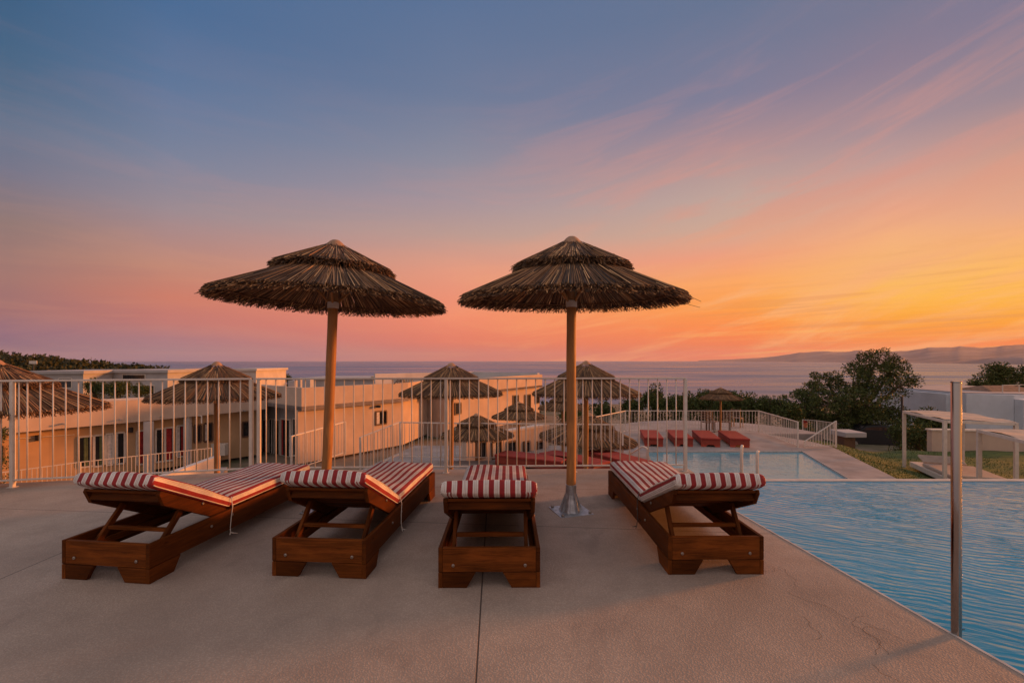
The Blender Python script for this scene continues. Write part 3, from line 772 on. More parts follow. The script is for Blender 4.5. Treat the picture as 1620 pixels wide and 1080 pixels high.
def railing(pts, h, sp, label, name='metal_railing', group='white railings around the lower terraces', r=.0075, drop=None, posts=True):
    pts = [Vector(p) for p in pts]; o0 = pts[0] - Vector((0, 0, h)); g = empty(name, o0, 0, label, 'railing', group)
    top = MB(); bot = MB(); bars = MB()
    for i in range(len(pts) - 1):
        a, e = pts[i] - o0, pts[i + 1] - o0; hh = [h, h]
        if drop: hh = [drop[i], drop[i + 1]]
        top.bar(a, e, .035, .03); bot.bar(a - Vector((0, 0, hh[0] - .07)), e - Vector((0, 0, hh[1] - .07)), .025, .022)
        n = max(2, int((e - a).length / sp))
        for k in range(1, n):
            p = a.lerp(e, k / n); q = hh[0] + (hh[1] - hh[0]) * k / n - .08
            if q > .03: bars.bar(p - Vector((0, 0, q)), p - Vector((0, 0, .014)), r * 2, r * 2, (0, 1, 0))
    top.build('top_rail', 'white_paint', g); bot.build('bottom_rail', 'white_paint', g); bars.build('balusters', 'white_paint', g)
    for i, p in enumerate(pts):
        q = p - o0; hh = drop[i] if drop else h; bb = MB(); square_post(bb, q, q.z - hh, q.z + .012, .045); bb.build('post', 'white_paint', g)
    return g
railing([at(633, 668, 13.5), at(706, 669, 13.5), at(985, 671.5, 13.5)], 1.05, .125, 'straight white railing along the middle terrace behind the deck')
railing([at(461, 690, 12.6), at(546, 667, 14.4)], 1.0, .125, 'short sloping white stair railing left of the leaning umbrella pole')
railing([at(570, 692, 12.6), at(633, 667.5, 13.7)], 1.0, .115, 'short sloping white stair railing right of the leaning umbrella pole')
railing([at(-60, 753, 15.5), at(0, 747.4, 16.3), at(127, 730.6, 17.9), at(233, 719, 19.4), at(334, 708.5, 20.9)], 1.0, .125, 'low white railing along the walkway of the long low building')
railing([(2.86, 17.55, -.66), (4.9, 20.2, -.66), (10.65, 20.2, -.66), (10.3, 16.86, -.70)], .93, .135, 'white railing around the red loungers by the lower pool')
railing([(10.52, 16.82, -1.40), (11.62, 16.78, -.66)], .95, .115, 'triangular white stair railing at the corner of the lower pool path', drop=[.21, .95])
railing([at(1270, 663.5, 26), at(1292, 665, 25), at(1320, 669, 23)], .95, .16, 'distant white railing beside the round terrace near the parked car')

# ================================================================== STEEL POSTS AND HANDRAILS
g = empty('steel_post', (2.462, 2.592, 0), 0, 'tall polished steel post at the edge of the blue pool', 'post')
bb = MB(); bb.lathe([(.0235, -.2), (.0235, 1.388), (.0225, 1.391)], 32); smooth_angle(bb.build('tube', 'stainless', g), 30)
bb = MB(); bb.lathe([(.0248, 1.3905), (.0248, 1.397), (.022, 1.400)], 32); smooth_angle(bb.build('cap', 'stainless', g), 30)
bb = MB(); bb.bar((.020, .0, .025), (.042, -.004, .028), .006, .006); bb.build('pin', 'stainless', g)
def handrail(p, h, bend, label):
    g = empty('pool_handrail', p, 0, label, 'handrail', 'handrails of the lower pool')
    bb = MB(); pts = [(0, 0, 0), (0, 0, h - .1)] + [(.1 * bend * (1 - cos(a)), .03 * (1 - cos(a)), h - .1 + .1 * sin(a)) for a in (.4, .8, 1.2, 1.57)]
    if abs(bend) > 1: pts += [(bend * .3, .5, h - .35), (bend * .4, .7, h - .75)]
    bb.tube(pts, .027, 10); bb.build('tube', 'white_paint', g, smooth=True)
    bb = MB(); bb.lathe([(.06, 0), (.06, .02), (.035, .025)], 14); bb.build('flange', 'stainless', g)
handrail((X(1173, 8.6), 8.6, -1.66), 1.60, .3, 'taller of the two handrail posts standing in the lower pool')
handrail((X(1198, 8.9), 8.9, -1.66), 1.44, .3, 'shorter of the two handrail posts standing in the lower pool')
handrail((X(1021, 13.4), 13.2, -1.62), .70, -1.4, 'curved white handrail at the left corner of the lower pool')

# ================================================================== RED LOUNGERS
def make_red():
    g = empty('red_lounger')
    bb = MB(); bb.box(-.33, .33, -.97, .97, .075, .255); bb.build('base', 'bench_wood', g, bevel=.006)
    for sx in (-1, 1):
        for sy in (-1, 1):
            bb = MB(); bb.prism([(sx * .325, 0), (sx * .18, 0), (sx * .10, .0745), (sx * .325, .0745)], 'y', sy * .965, sy * .93); bb.build('foot', 'bench_wood', g)
    bb = MB(); bb.box(-.345, .345, -1.0, 1.0, .256, .325); bb.build('cushion', 'red_canvas', g, bevel=.02)
    return g
R0 = make_red()
def place_r(o, loc, rz, label, grp): o.location = loc; o.rotation_euler = (0, 0, rz); tag(o, label, 'sun lounger', grp)
G1 = 'red loungers beyond the lower pool'; G2 = 'red loungers on the middle terrace'
reds = [((8.41, 17.8, LZ), R(-12), 'red lounger at the right end of the row, right of the small umbrella pole', G1),
        ((7.40, 17.9, LZ), R(-12), 'red lounger just left of the small umbrella pole beyond the lower pool', G1),
        ((6.42, 18.0, LZ), R(-10), 'red lounger second from the left in the row beyond the lower pool', G1),
        ((5.35, 18.0, LZ), R(-11), 'red lounger at the left end of the row beyond the lower pool', G1),
        ((X(842, 12.6), 12.75, -1.40), R(62), 'red lounger left of the right umbrella pole behind the front railing', G2),
        ((X(905, 12.9), 12.6, -1.40), R(40), 'red lounger directly behind the right umbrella pole and the front railing', G2),
        ((X(975, 12.9), 12.8, -1.40), R(28), 'red lounger right of the right umbrella pole behind the front railing', G2)]
for i, a in enumerate(reds): place_r(R0 if i == 0 else copy_tree(R0), *a)

# ================================================================== BUILDINGS
def pl_at(poly, px):
    """where the view ray of column px meets the plan polyline: point and wall direction"""
    k = (px - 810) / F
    for a, e in zip(poly[:-1], poly[1:]):
        f0 = a[0] - k * a[1]; f1 = e[0] - k * e[1]
        if f0 * f1 <= 0 and f0 != f1:
            s = f0 / (f0 - f1); p = Vector((a[0] + (e[0] - a[0]) * s, a[1] + (e[1] - a[1]) * s, 0)); return p, Vector((e[0] - a[0], e[1] - a[1], 0)).normalized()
    raise ValueError(px)
def offset(poly, dist):
    out = []
    for i, p in enumerate(poly):
        a = Vector(poly[max(0, i - 1)][:2]); e = Vector(poly[min(len(poly) - 1, i + 1)][:2]); d = (e - a).normalized(); out.append((p[0] - d.y * dist, p[1] + d.x * dist))
    return out
def band(poly, thick, z0, z1):
    """wall strip following poly (front face), thickness to the left of travel; z may be lists"""
    bk = offset(poly, thick); bb = MB(); n = len(poly)
    za = z0 if isinstance(z0, list) else [z0] * n; zb = z1 if isinstance(z1, list) else [z1] * n
    i0 = bb.grid([[(poly[i][0], poly[i][1], za[i]), (bk[i][0], bk[i][1], za[i]), (bk[i][0], bk[i][1], zb[i]), (poly[i][0], poly[i][1], zb[i])] for i in range(n)], True)
    bb.fan([i0, i0 + 1, i0 + 2, i0 + 3], 0, False); e = i0 + 4 * (n - 1); bb.fan([e + 3, e + 2, e + 1, e], 0, False)
    return bb
def recalc(o):
    bm = bmesh.new(); bm.from_mesh(o.data); bmesh.ops.remove_doubles(bm, verts=bm.verts, dist=1e-4); bmesh.ops.recalc_face_normals(bm, faces=bm.faces); bm.to_mesh(o.data); bm.free(); return o
def opening(g, poly, px0, px1, y0, y1, kind='window', curtains=(), frame='frame_brown'):
    """a window or door on a wall, its size taken from where it stands"""
    pa, d = pl_at(poly, px0); pb, _ = pl_at(poly, px1); mid = (pa + pb) / 2
    z1 = H - (y0 - 570) * mid.y / F; z0 = H - (y1 - 570) * mid.y / F
    d = (pb - pa); L = d.length; d.normalize(); n = Vector((d.y, -d.x, 0)); up = Vector((0, 0, 1)); o0 = Vector(g.location)
    bb = MB(); t_ = .07
    def bar(p, q, w_, h_): bb.bar(p - o0, q - o0, w_, h_, n)
    c = lambda s, z, off=.02: pa + d * s + n * off + up * z
    bar(c(0, z1), c(L, z1), t_, .08); bar(c(0, z0), c(L, z0), t_, .08)
    bar(c(0, z0 + t_ / 2), c(0, z1 - t_ / 2), t_, .08); bar(c(L, z0 + t_ / 2), c(L, z1 - t_ / 2), t_, .08)
    if L > 1.0: bar(c(L / 2, z0 + t_ / 2, .017), c(L / 2, z1 - t_ / 2, .017), .05, .07)
    fr = bb.build(kind, frame, g)
    bb = MB(); bb.face([c(.0, z0, .012) - o0, c(L, z0, .012) - o0, c(L, z1, .012) - o0, c(0, z1, .012) - o0]); bb.build('pane', 'dark_glass', fr)
    for (s0, s1, m) in curtains:
        bb = MB(); k = max(4, int((s1 - s0) * L / .08)); r1 = []; r2 = []
        for i in range(k + 1):
            s = (s0 + (s1 - s0) * i / k) * L; off = .020 + .010 * (i % 2); r1.append(c(s, z0 + .05, off) - o0); r2.append(c(s, z1 - .05, off) - o0)
        bb.grid([r1, r2]); bb.build('curtain', m, fr, smooth=False)
    return fr
# --- long low building on the left
P1 = [(X(-160, 15.4), 15.4), (X(-70, 16.6), 16.6), (X(0, 17.9), 17.9), (X(80, 19.0), 19.0), (X(150, 20.0), 20.0), (X(215, 21.0), 21.0), (X(270, 22.0), 22.0), (X(340, 23.3), 23.3), (X(420, 25.2), 25.2)]
B1 = empty('low_building', (P1[0][0], P1[0][1], -3.6), 0, 'long low curved building with deep white parapet and curtained doors on the left', 'building')
def shift(poly, g): return [(p[0] - g.location.x, p[1] - g.location.y) for p in poly]
ZB = 3.6
W1 = offset(P1, .55)
recalc(band(shift(P1, B1), .28, [ZB + z for z in (-1.33, -1.32, -1.31, -1.29, -1.27, -1.25, -1.22, -1.17, -1.10)], ZB - .25).build('parapet', 'cream_plaster', B1))
recalc(band(shift(W1, B1), .25, 0, ZB - 1.0).build('wall', 'ochre_plaster', B1))
recalc(band(shift(offset(P1, .282), B1), 3.4, ZB - .95, ZB - .75).build('roof', 'roof_felt', B1))
recalc(band(shift(offset(P1, 3.7), B1), .25, 0, ZB - .40).build('rear_wall', 'white_plaster', B1))
G_, Rr, Wc = 'curtain_green', 'curtain_red', 'curtain_white'
for (p0, p1, y0, y1, cu) in [(124, 148, 690, 738, [(.35, .62, G_), (.85, 1, Rr)]), (149, 164, 688, 737, [(.55, 1, G_)]), (167, 179, 686, 735, [(.1, .9, Wc)]), (183, 197, 684, 733, [(.0, .25, Wc)]),
                          (216, 231, 681, 734, [(.05, .55, Rr), (.6, .9, Rr)]), (246, 260, 678, 730, []), (261, 274, 676, 728, [(.0, .8, Rr)]), (279, 291, 673, 722, [(.1, .45, Wc), (.6, .9, Rr)]),
                          (-60, 5, 710, 735, [])]:
    opening(B1, W1, p0, p1, y0, y1, 'door' if p0 > 0 else 'window', cu, 'white_paint' if p0 > 0 else 'frame_brown')
opening(B1, W1, 307, 318, 672, 699, 'window'); opening(B1, W1, 323, 336, 669, 698, 'window', [(.0, .3, Wc)]); opening(B1, W1, 383, 394, 667, 690, 'window')
bb = MB(); p, d = pl_at(P1, 236); p = p - Vector(B1.location); p.z = 0
bb.prism([(p.x - .14, p.y - .16), (p.x + .14, p.y - .16), (p.x + .14, p.y + .1), (p.x - .14, p.y + .1)], 'z', 0, 2.33); bb.build('column', 'white_plaster', B1)
bb = MB(); p, d = pl_at(W1, 297); p = p - Vector(B1.location) - Vector((-.2, .3, 0)); bb.prism([(p.x - .12, p.y - .12), (p.x + .12, p.y - .12), (p.x + .12, p.y + .12), (p.x - .12, p.y + .12)], 'z', 0, 2.5); bb.build('column', 'white_plaster', B1)
bb = MB(); p, d = pl_at(P1, 314); p = p - Vector(B1.location); p.z = 0; q = p + Vector((.35, -.3, 2.45)); bb.tube([(p.x, p.y, 2.42), tuple(q), (q.x, q.y, 2.1)], .03, 6); bb.build('downpipe', 'white_paint', B1)
def on_wall(poly, px, z, off=.05): p, d = pl_at(poly, px); return p + Vector((d.y, -d.x, 0)) * off + Vector((0, 0, z)) - Vector((B1.location.x, B1.location.y, 0))
bb = MB(); bb.tube([on_wall(W1, px, 2.02 - (px - 2) * .0005) for px in (2, 30, 60, 90, 118)], .018, 5); bb.build('cable', 'white_paint', B1)
for px in (60, 206, 300):
    c_ = on_wall(W1, px, 1.95, .10); bb = MB(); bb.box(c_.x - .07, c_.x + .07, c_.y - .07, c_.y + .07, 1.85, 2.08); bb.build('wall_lamp', 'dark_metal', B1, bevel=.01)
for px in (20, 100, 190, 255, 330, 385):
    c_ = on_wall(P1, px, 2.75, .02); bb = MB(); bb.tube([on_wall(P1, px, 2.52, -.05), on_wall(P1, px, 2.50, .22)], .035, 6); bb.build('rain_spout', 'galvanised', B1)
c_ = on_wall(W1, 345, .5, .22); bb = MB(); bb.box(c_.x - .35, c_.x + .35, c_.y - .16, c_.y + .16, .3, .9); bb.build('air_conditioner', 'white_paint', B1, bevel=.02)
# --- second block: sunlit face and shaded end
P2 = [(X(388, 27.2), 27.2), (-10.3, 22.9), (-6.30, 28.3), (X(690, 33.5), 33.5)]
B2 = empty('terraced_building', (-10.3, 22.9, -3.6), 0, 'flat roofed building with sunlit plaster face and one small window behind the leaning umbrella pole', 'building')
recalc(band(shift(P2, B2), .3, ZB - .95, ZB + .17).build('parapet', 'cream_plaster', B2))
W2 = offset(P2[1:], .35); W2[0] = (W2[0][0], W2[0][1])
recalc(band(shift(W2, B2), .25, 0, ZB - .955).build('wall', 'cream_plaster', B2))
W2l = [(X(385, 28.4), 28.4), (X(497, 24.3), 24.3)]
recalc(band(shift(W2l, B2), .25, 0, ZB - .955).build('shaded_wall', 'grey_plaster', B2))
bb = MB(); bb.prism(shift([P2[0], P2[1], P2[2], P2[3], (-9, 36), (-17, 30)], B2), 'z', ZB - .945, ZB - .75); bb.build('roof', 'roof_felt', B2)
opening(B2, W2, 594, 611, 650, 671, 'window', [(.1, .35, Wc)])
for a, e, cu in [(407, 424, [(.1, .3, Wc), (.7, .85, Rr)]), (426, 443, [(.2, .32, Wc), (.6, .7, Rr)]), (445, 462, [(.05, .2, Rr), (.75, .9, Wc)]), (464, 484, [(.3, .4, Wc), (.8, .95, Rr)])]:
    opening(B2, W2l, a, e, 663, 722, 'door', cu, 'white_paint')
bb = MB(); p, d = pl_at(W2, 597); p = p - Vector(B2.location); bb.box(p.x + .0, p.x + .22, p.y - .25, p.y - .05, 2.42, 2.55); bb.build('wall_lamp', 'dark_metal', B2)
bb = MB(); pa, d_ = pl_at(P2, 623); pb, _ = pl_at(P2, 657); d_ = (pb - pa); LL = d_.length; d_.normalize(); nn_ = Vector((d_.y, -d_.x, 0)) * .03; o_ = Vector(B2.location); zc = H - 33.5 * pa.y / F
def sg(u, v): return pa + d_ * (u * LL) + nn_ + Vector((0, 0, zc + v)) - o_
bb.tube([sg(.0, -.12), sg(.08, -.02), sg(.16, .10), sg(.26, .12), sg(.30, .02), sg(.24, -.10), sg(.16, -.12), sg(.12, -.04), sg(.22, .02), sg(.32, -.02)], .03, 6)
for u, kind in [(.42, 'B'), (.50, '.'), (.56, 'I'), (.62, '.'), (.68, 'E'), (.80, 'E')]:
    if kind == '.': bb.bar(sg(u, -.10), sg(u, -.06), .04, .04, nn_); continue
    bb.bar(sg(u, -.10), sg(u, .10), .05, .03, nn_)
    if kind in 'BE':
        for v in (-.09, 0, .09): bb.bar(sg(u, v), sg(u + .05, v), .03, .035, nn_)
    if kind == 'B': bb.bar(sg(u + .05, -.09), sg(u + .05, .09), .04, .03, nn_)
bb.build('lettering', 'dark_metal', B2)
for (px, dd, w_, h_) in [(498, 1.4, .35, .30), (516, 1.8, .22, .42), (548, 2.6, .5, .26)]:
    p, d = pl_at(P2, px); p = p - Vector(B2.location); bb = MB(); bb.box(p.x - dd - w_, p.x - dd, p.y + dd * .6, p.y + dd * .6 + w_, ZB - .749, ZB + .17 + h_); bb.build('roof_vent', 'grey_plaster', B2, bevel=.02)
# --- third block behind
P3 = [(X(620, 35.0), 35.0), (-4.40, 31.4), (2.85, 44.0)]
B3 = empty('flat_roofed_building', (-4.4, 31.4, -3.8), 0, 'farther flat roofed building with sunlit parapet behind the umbrella midway between the front pair', 'building')
Z3 = 3.8
recalc(band(shift(P3, B3), .3, Z3 - 1.0, Z3 + .20).build('parapet', 'cream_plaster', B3))
W3 = offset(P3, .3)
recalc(band(shift(W3, B3), .25, 0, Z3 - 1.005).build('wall', 'cream_plaster', B3))
bb = MB(); bb.prism(shift([P3[0], P3[1], P3[2], (-4, 50), (-13, 42)], B3), 'z', Z3 - .98, Z3 - .8); bb.build('roof', 'roof_felt', B3)
bb = MB(); bb.prism(shift([(-12.4, 42.0), (-4, 49.7), (2.6, 44.4), (2.4, 44.1), (-4, 49.3), (-12.2, 41.7)], B3), 'z', Z3 - .8, Z3 + .33); recalc(bb.build('rear_parapet', 'white_plaster', B3))
for (a, e, y0, y1) in [(719, 729, 637, 655), (811, 820, 625, 640), (829, 839, 624, 652), (846, 853, 621, 638)]: opening(B3, W3, a, e, y0, y1, 'window' if y1 < 650 else 'door')
PW = [(X(738, 19.4), 19.4), (X(800, 21.2), 21.2), (X(868, 23.6), 23.6)]
GW = empty('retaining_wall', (PW[0][0], PW[0][1], -2.9), 0, 'low cream terrace wall with dark openings behind the low umbrellas in the middle', 'wall')
recalc(band(shift(PW, GW), .3, 0, 1.12).build('wall', 'cream_plaster', GW)); recalc(band(shift(offset(PW, -.04), GW), .4, 1.122, 1.22).build('coping', 'white_plaster', GW))
for a_, e_, cu in [(757, 768, []), (778, 792, [(.1, .4, Wc)]), (802, 815, []), (828, 838, []), (848, 858, [])]: opening(GW, PW, a_, e_, 698, 724 if a_ < 820 else 716, 'window', cu)
# --- ramp wall in front of the long building
b = MB(); a0, e0 = at(250, 756, 12.4), at(349, 720, 16.6)
n_ = Vector((e0.y - a0.y, -(e0.x - a0.x), 0)).normalized() * .2
for sgn in (0, 1):
    q = -n_ * sgn; f = [a0 + q, e0 + q, Vector((e0.x + q.x, e0.y + q.y, -3.55)), Vector((a0.x + q.x, a0.y + q.y, -3.55))]; b.face(f)
b.face([a0, e0, e0 - n_, a0 - n_]); b.face([e0, e0 - n_, Vector((e0.x - n_.x, e0.y - n_.y, -3.55)), Vector((e0.x, e0.y, -3.55))])
o = recalc(b.build('ramp_wall', 'white_plaster')); tag(o, 'sloping white ramp wall behind the angled railing in front of the long building', 'wall')
b = MB(); q0, q1 = at(175, 741, 16.3), at(338, 712, 20.2)
b.bar((a0.x - .7, a0.y + .5, -3.3), (e0.x - .9, e0.y + .4, -2.5), 1.6, .2); struct(b.build('ramp', 'terrace_concrete'))

def house(name, px0, px1, d, ytop, label, m='white_plaster', depth=7, wins=(), yaw=0.0, extra=None):
    x0, x1 = X(px0, d), X(px1, d); cx = (x0 + x1) / 2; wd = (x1 - x0) / 2; zb = terr_z(cx, d) - .5; zt = H - (ytop - 570) * d / F
    g = empty(name, (cx, d, zb), yaw, label, 'building', 'distant flat roofed houses'); h = zt - zb
    bb = MB(); bb.box(-wd, wd, 0, depth, 0, h - .3); bb.build('wall', m, g)
    bb = MB(); bb.box(-wd - .2, wd + .2, -.2, depth + .2, h - .298, h); bb.build('roof', m, g)
    for (u0, u1, v0, v1, mm) in wins:
        bb = MB(); bb.box(-wd + 2 * wd * u0, -wd + 2 * wd * u1, -.04, .06, h - v1, h - v0); f = bb.build('window', 'white_paint', g)
        bb = MB(); bb.box(-wd + 2 * wd * u0 + .08, -wd + 2 * wd * u1 - .08, -.055, 0, h - v1 + .08, h - v0 - .08); bb.build('pane', mm, f)
    return g
house('house', 48, 128, 46, 586.5, 'pale flat roofed house nearest the left edge below the wooded headland', 'grey_plaster', 8, [(.15, .3, .7, 1.7, 'dark_glass'), (.55, .8, .7, 1.7, 'dark_glass')], R(6))
house('house', 160, 268, 50, 585, 'wide pale flat roofed house with a strip of windows left of the second fence umbrella', 'grey_plaster', 8, [(.30, .66, .45, 1.15, 'dark_glass'), (.1, .25, 1.5, 2.4, 'dark_glass'), (.45, .8, 1.6, 2.6, 'dark_glass')], R(-4))
house('house', 268, 292, 54, 583.5, 'narrow house wall with open roof frame beside the wide pale house', 'cream_plaster', 6, [(.3, .7, .35, 1.1, 'dark_glass')])
house('house', 365, 405, 60, 583, 'distant pale house right of the second fence umbrella', 'white_plaster', 8, [(.2, .5, .6, 1.4, 'dark_glass')])
house('house', 480, 600, 70, 597.5, 'low distant roof seen over the fence behind the leaning pole', 'grey_plaster', 9)
house('house', 590, 720, 58, 595, 'low distant cream roof left of the umbrella midway between the front pair', 'cream_plaster', 8)
house('house', 1035, 1062, 62, 628, 'tiny pale house among the shrubs beyond the lower pool', 'white_plaster', 5, [(.3, .6, .5, 1.2, 'dark_glass')])
b = MB(); p = at(52, 573, 60); b.box(p.x - .45, p.x + .45, p.y, p.y + .06, p.z - .18, p.z + .18); g = empty('billboard', (p.x, p.y, terr_z(p.x, p.y)), 0, 'small white sign panel on a post below the wooded headland', 'sign')
b = MB(); b.box(-.5, .5, 0, .06, p.z - g.location.z - .2, p.z - g.location.z + .2); b.build('panel', 'white_paint', g); b = MB(); b.box(-.05, .05, .061, .12, 0, p.z - g.location.z + .1); b.build('post', 'dark_metal', g)
# --- blue-white building on the right
BR = empty('white_building', (X(1529, 31), 31, -3.8), 0, 'pale blue-white flat roofed house in shade at the right edge behind the pergolas', 'building')
hb_ = 3.8
PR = [(0, 0), (X(1604, 30) - X(1529, 31), -1.0), (X(1604, 30) - X(1529, 31) + 9, 2.0), (9, 12), (1.0, 10)]
def ztop(y, d): return H - (y - 570) * d / F + 3.8
bb = MB(); bb.prism(PR, 'z', 0, ztop(623, 31)); bb.build('wall', 'blue_white_plaster', BR)
bb = MB(); bb.prism([(.15, .25), (3.0, -.65), (10, 2.4), (8.5, 11), (1.2, 9.5)], 'z', ztop(623, 31) + .002, ztop(621.3, 31)); bb.build('roof', 'roof_felt', BR)
bb = MB(); x0 = X(1497, 32) - X(1529, 31); bb.box(x0, -.05, 1.0, 6, 0, ztop(623, 32)); bb.build('side_wing', 'blue_white_plaster', BR)
bb = MB(); bb.prism([(X(1604, 30) - X(1529, 31) + .02, -1.55), (X(1604, 30) - X(1529, 31) + 6, .2), (X(1604, 30) - X(1529, 31) + 5.5, 1.0), (X(1604, 30) - X(1529, 31) + .02, -1.01)], 'z', 0, ztop(632, 29.6)); bb.build('front_wing', 'blue_white_plaster', BR)
bb = MB(); zr_ = ztop(621.3, 31)
for (x0, x1) in ((2.75, 6.5),):
    bb.face([(x0, 1.0, zr_ + .0), (x1, 1.0, zr_ + .0), (x1 - .6, 2.6, zr_ + .36), (x0 + .9, 2.6, zr_ + .36)]); bb.face([(x0, 1.0, zr_), (x0 + .9, 2.6, zr_ + .36), (x0, 4.0, zr_)]); bb.face([(x0 + .9, 2.6, zr_ + .36), (x1 - .6, 2.6, zr_ + .36), (x1, 4, zr_), (x0, 4, zr_)])
bb.build('tiled_roof', 'tile_roof', BR)
bb = MB(); bb.tube([(.9, -.4, 0), (.9, -.4, ztop(640, 30.6)), (2.2, -.75, ztop(643, 30.3)), (2.2, -.75, 0)], .03, 6); bb.build('pipe', 'white_paint', BR)
bb = MB(); bb.box(3.25, 3.75, -1.62, -1.55, 1.0, 2.2); bb.build('window', 'dark_glass', BR)
bb = MB(); bb.bar((2.6, .2, zr_ + .5), (6.2, 1.2, zr_ + .5), .04, .04); bb.bar((2.6, .2, zr_), (2.6, .2, zr_ + .5), .04, .04, (0, 1, 0)); bb.bar((4.2, .65, zr_), (4.2, .65, zr_ + .5), .04, .04, (0, 1, 0)); bb.build('roof_railing', 'white_paint', BR)
# --- cream garden wall
g = empty('garden_wall', (X(1474, 19), 19, -3.0), 0, 'cream garden wall behind the white pergolas', 'wall')
bb = MB(); z1 = H - 111 * 19 / F + 3.0; bb.prism([(0, z1), (1.95, z1 - .03), (9, z1 - .45), (9, 0), (0, 0)], 'y', 0, .22); bb.build('wall', 'cream_plaster', g)
bb = MB(); bb.prism([(-.04, z1 + .002), (1.95, z1 - .028), (9, z1 - .448), (9, z1 - .40), (1.95, z1 + .03), (-.04, z1 + .06)], 'y', -.04, .26); bb.build('coping', 'white_paint', g)
# --- concrete counter at the end of the path
g = empty('concrete_bench', (X(1340, 19.4), 19.4, LZ - 2.0), 0, 'grey concrete counter slab behind the triangular stair railing', 'bench')
bb = MB(); bb.box(-.34, .52, -.4, .6, 2.00, 2.20); bb.build('slab', 'grey_plaster', g, bevel=.02); bb = MB(); bb.box(-.25, .2, -.2, .4, 0, 1.999); bb.build('base', 'frame_brown', g)

# ================================================================== PERGOLA DAYBEDS
def daybed(b_, label, flip=1):
    u = Vector((.35, .937, 0)); v = Vector((.937, -.35, 0)); LU, LV = 2.65, 1.55
    zb = -2.12; g = empty('pergola_daybed', (b_[0], b_[1], zb), 0, label, 'pergola', 'white pergola daybeds on the lawn'); h = -.19 - zb
    c = [Vector((0, 0, 0)), u * LU, u * LU + v * LV, v * LV]
    for p in c:
        bb = MB(); bb.bar(p, p + Vector((0, 0, h - .075)), .085, .085, u); bb.build('post', 'white_paint', g, bevel=.004)
    bb = MB()
    for i in range(4):
        a, e = c[i], c[(i + 1) % 4]; d = (e - a).normalized() * (.0425 if i % 2 else -.0425); bb.bar(a + Vector((0, 0, h - .035)) + d, e + Vector((0, 0, h - .035)) - d, .075, .08)
    bb.build('roof_frame', 'white_paint', g, bevel=.004)
    bb = MB(); z = h - .01; nu = 9; rows = []
    for i in range(nu + 1):
        rows.append([u * LU * i / nu + v * LV * j / 6 + Vector((0, 0, z + .02 + .02 * sin(i * 1.3 + j))) for j in range(7)])
    bb.grid(rows); r2 = [[p + Vector((0, 0, .012)) for p in r] for r in rows]; bb.grid(r2); bb.build('canopy', 'fabric_beige', g, smooth=True)
    bb = MB(); m0 = u * .05 + v * .06; bb.bar(m0 + v * .75 + Vector((0, 0, .17)), m0 + v * .75 + u * 2.5 + Vector((0, 0, .17)), 1.4, .16); bb.build('bed_frame', 'white_paint', g, bevel=.01)
    bb = MB(); bb.bar(m0 + v * .75 + u * .05 + Vector((0, 0, .305)), m0 + v * .75 + u * 1.75 + Vector((0, 0, .305)), 1.3, .10); bb.build('mattress', 'fabric_beige', g, bevel=.03)
    bb = MB(); bb.bar(m0 + v * .75 + u * 1.90 + Vector((0, 0, .34)), m0 + v * .75 + u * 2.35 + Vector((0, 0, .50)), 1.1, .07); bb.build('raised_back', 'fabric_beige', g, bevel=.03)
    return g
daybed((12.35, 13.35), 'white pergola daybed standing whole on the lawn left of the steel post')
daybed((10.62, 9.08), 'white pergola daybed cut off by the right edge, nearest the pool')

# ================================================================== SMALL FURNITURE, CAR, POLE
def make_chair():
    g = empty('garden_chair'); 
    bb = MB(); bb.box(-.22, .22, -.22, .22, .42, .45); bb.build('seat', 'frame_brown', g)
    for sx in (-1, 1):
        for sy in (-1, 1): bb = MB(); bb.box(sx * .2 - .02, sx * .2 + .02, sy * .2 - .02, sy * .2 + .02, 0, .419 if sy < 0 else .88); bb.build('leg', 'frame_brown', g)
    bb = MB()
    for k in range(3): bb.box(-.179, .179, .19, .21, .55 + .12 * k, .62 + .12 * k)
    bb.build('backrest', 'frame_brown', g); return g
C0 = make_chair()
for i, (px, d, rz, lb) in enumerate([(1120, 20.9, .2, 'leftmost dark garden chair on the round terrace behind the red loungers'), (1128, 21.2, .5, 'dark garden chair second from the left on the round terrace behind the railing'), (1147, 21.0, -.3, 'dark garden chair just right of the small umbrella pole on the round terrace'), (1166, 22.4, 2.4, 'lone dark garden chair further right and back on the round terrace')]):
    o = C0 if i == 0 else copy_tree(C0); o.location = (X(px, d), d, LZ - .05); o.rotation_euler = (0, 0, rz); tag(o, lb, 'chair', 'dark chairs on the round terrace')
g = empty('flower_pot', (X(1274, 22.2), 22.2, LZ - .05), 0, 'small red pot on the round terrace in front of the big pine', 'pot')
bb = MB(); bb.lathe([(.06, 0), (.09, .19), (.10, .20), (.08, .21)], 16); bb.build('pot', 'terracotta', g); 
bb = MB()
for i in range(60):
    a = random.random() * 6.28; bb.face([(0, 0, .20), (.06 * cos(a), .06 * sin(a), .25 + random.random() * .1), (.09 * cos(a + .3), .09 * sin(a + .3), .23 + random.random() * .1)])
bb.build('leaves', 'curtain_red', g)
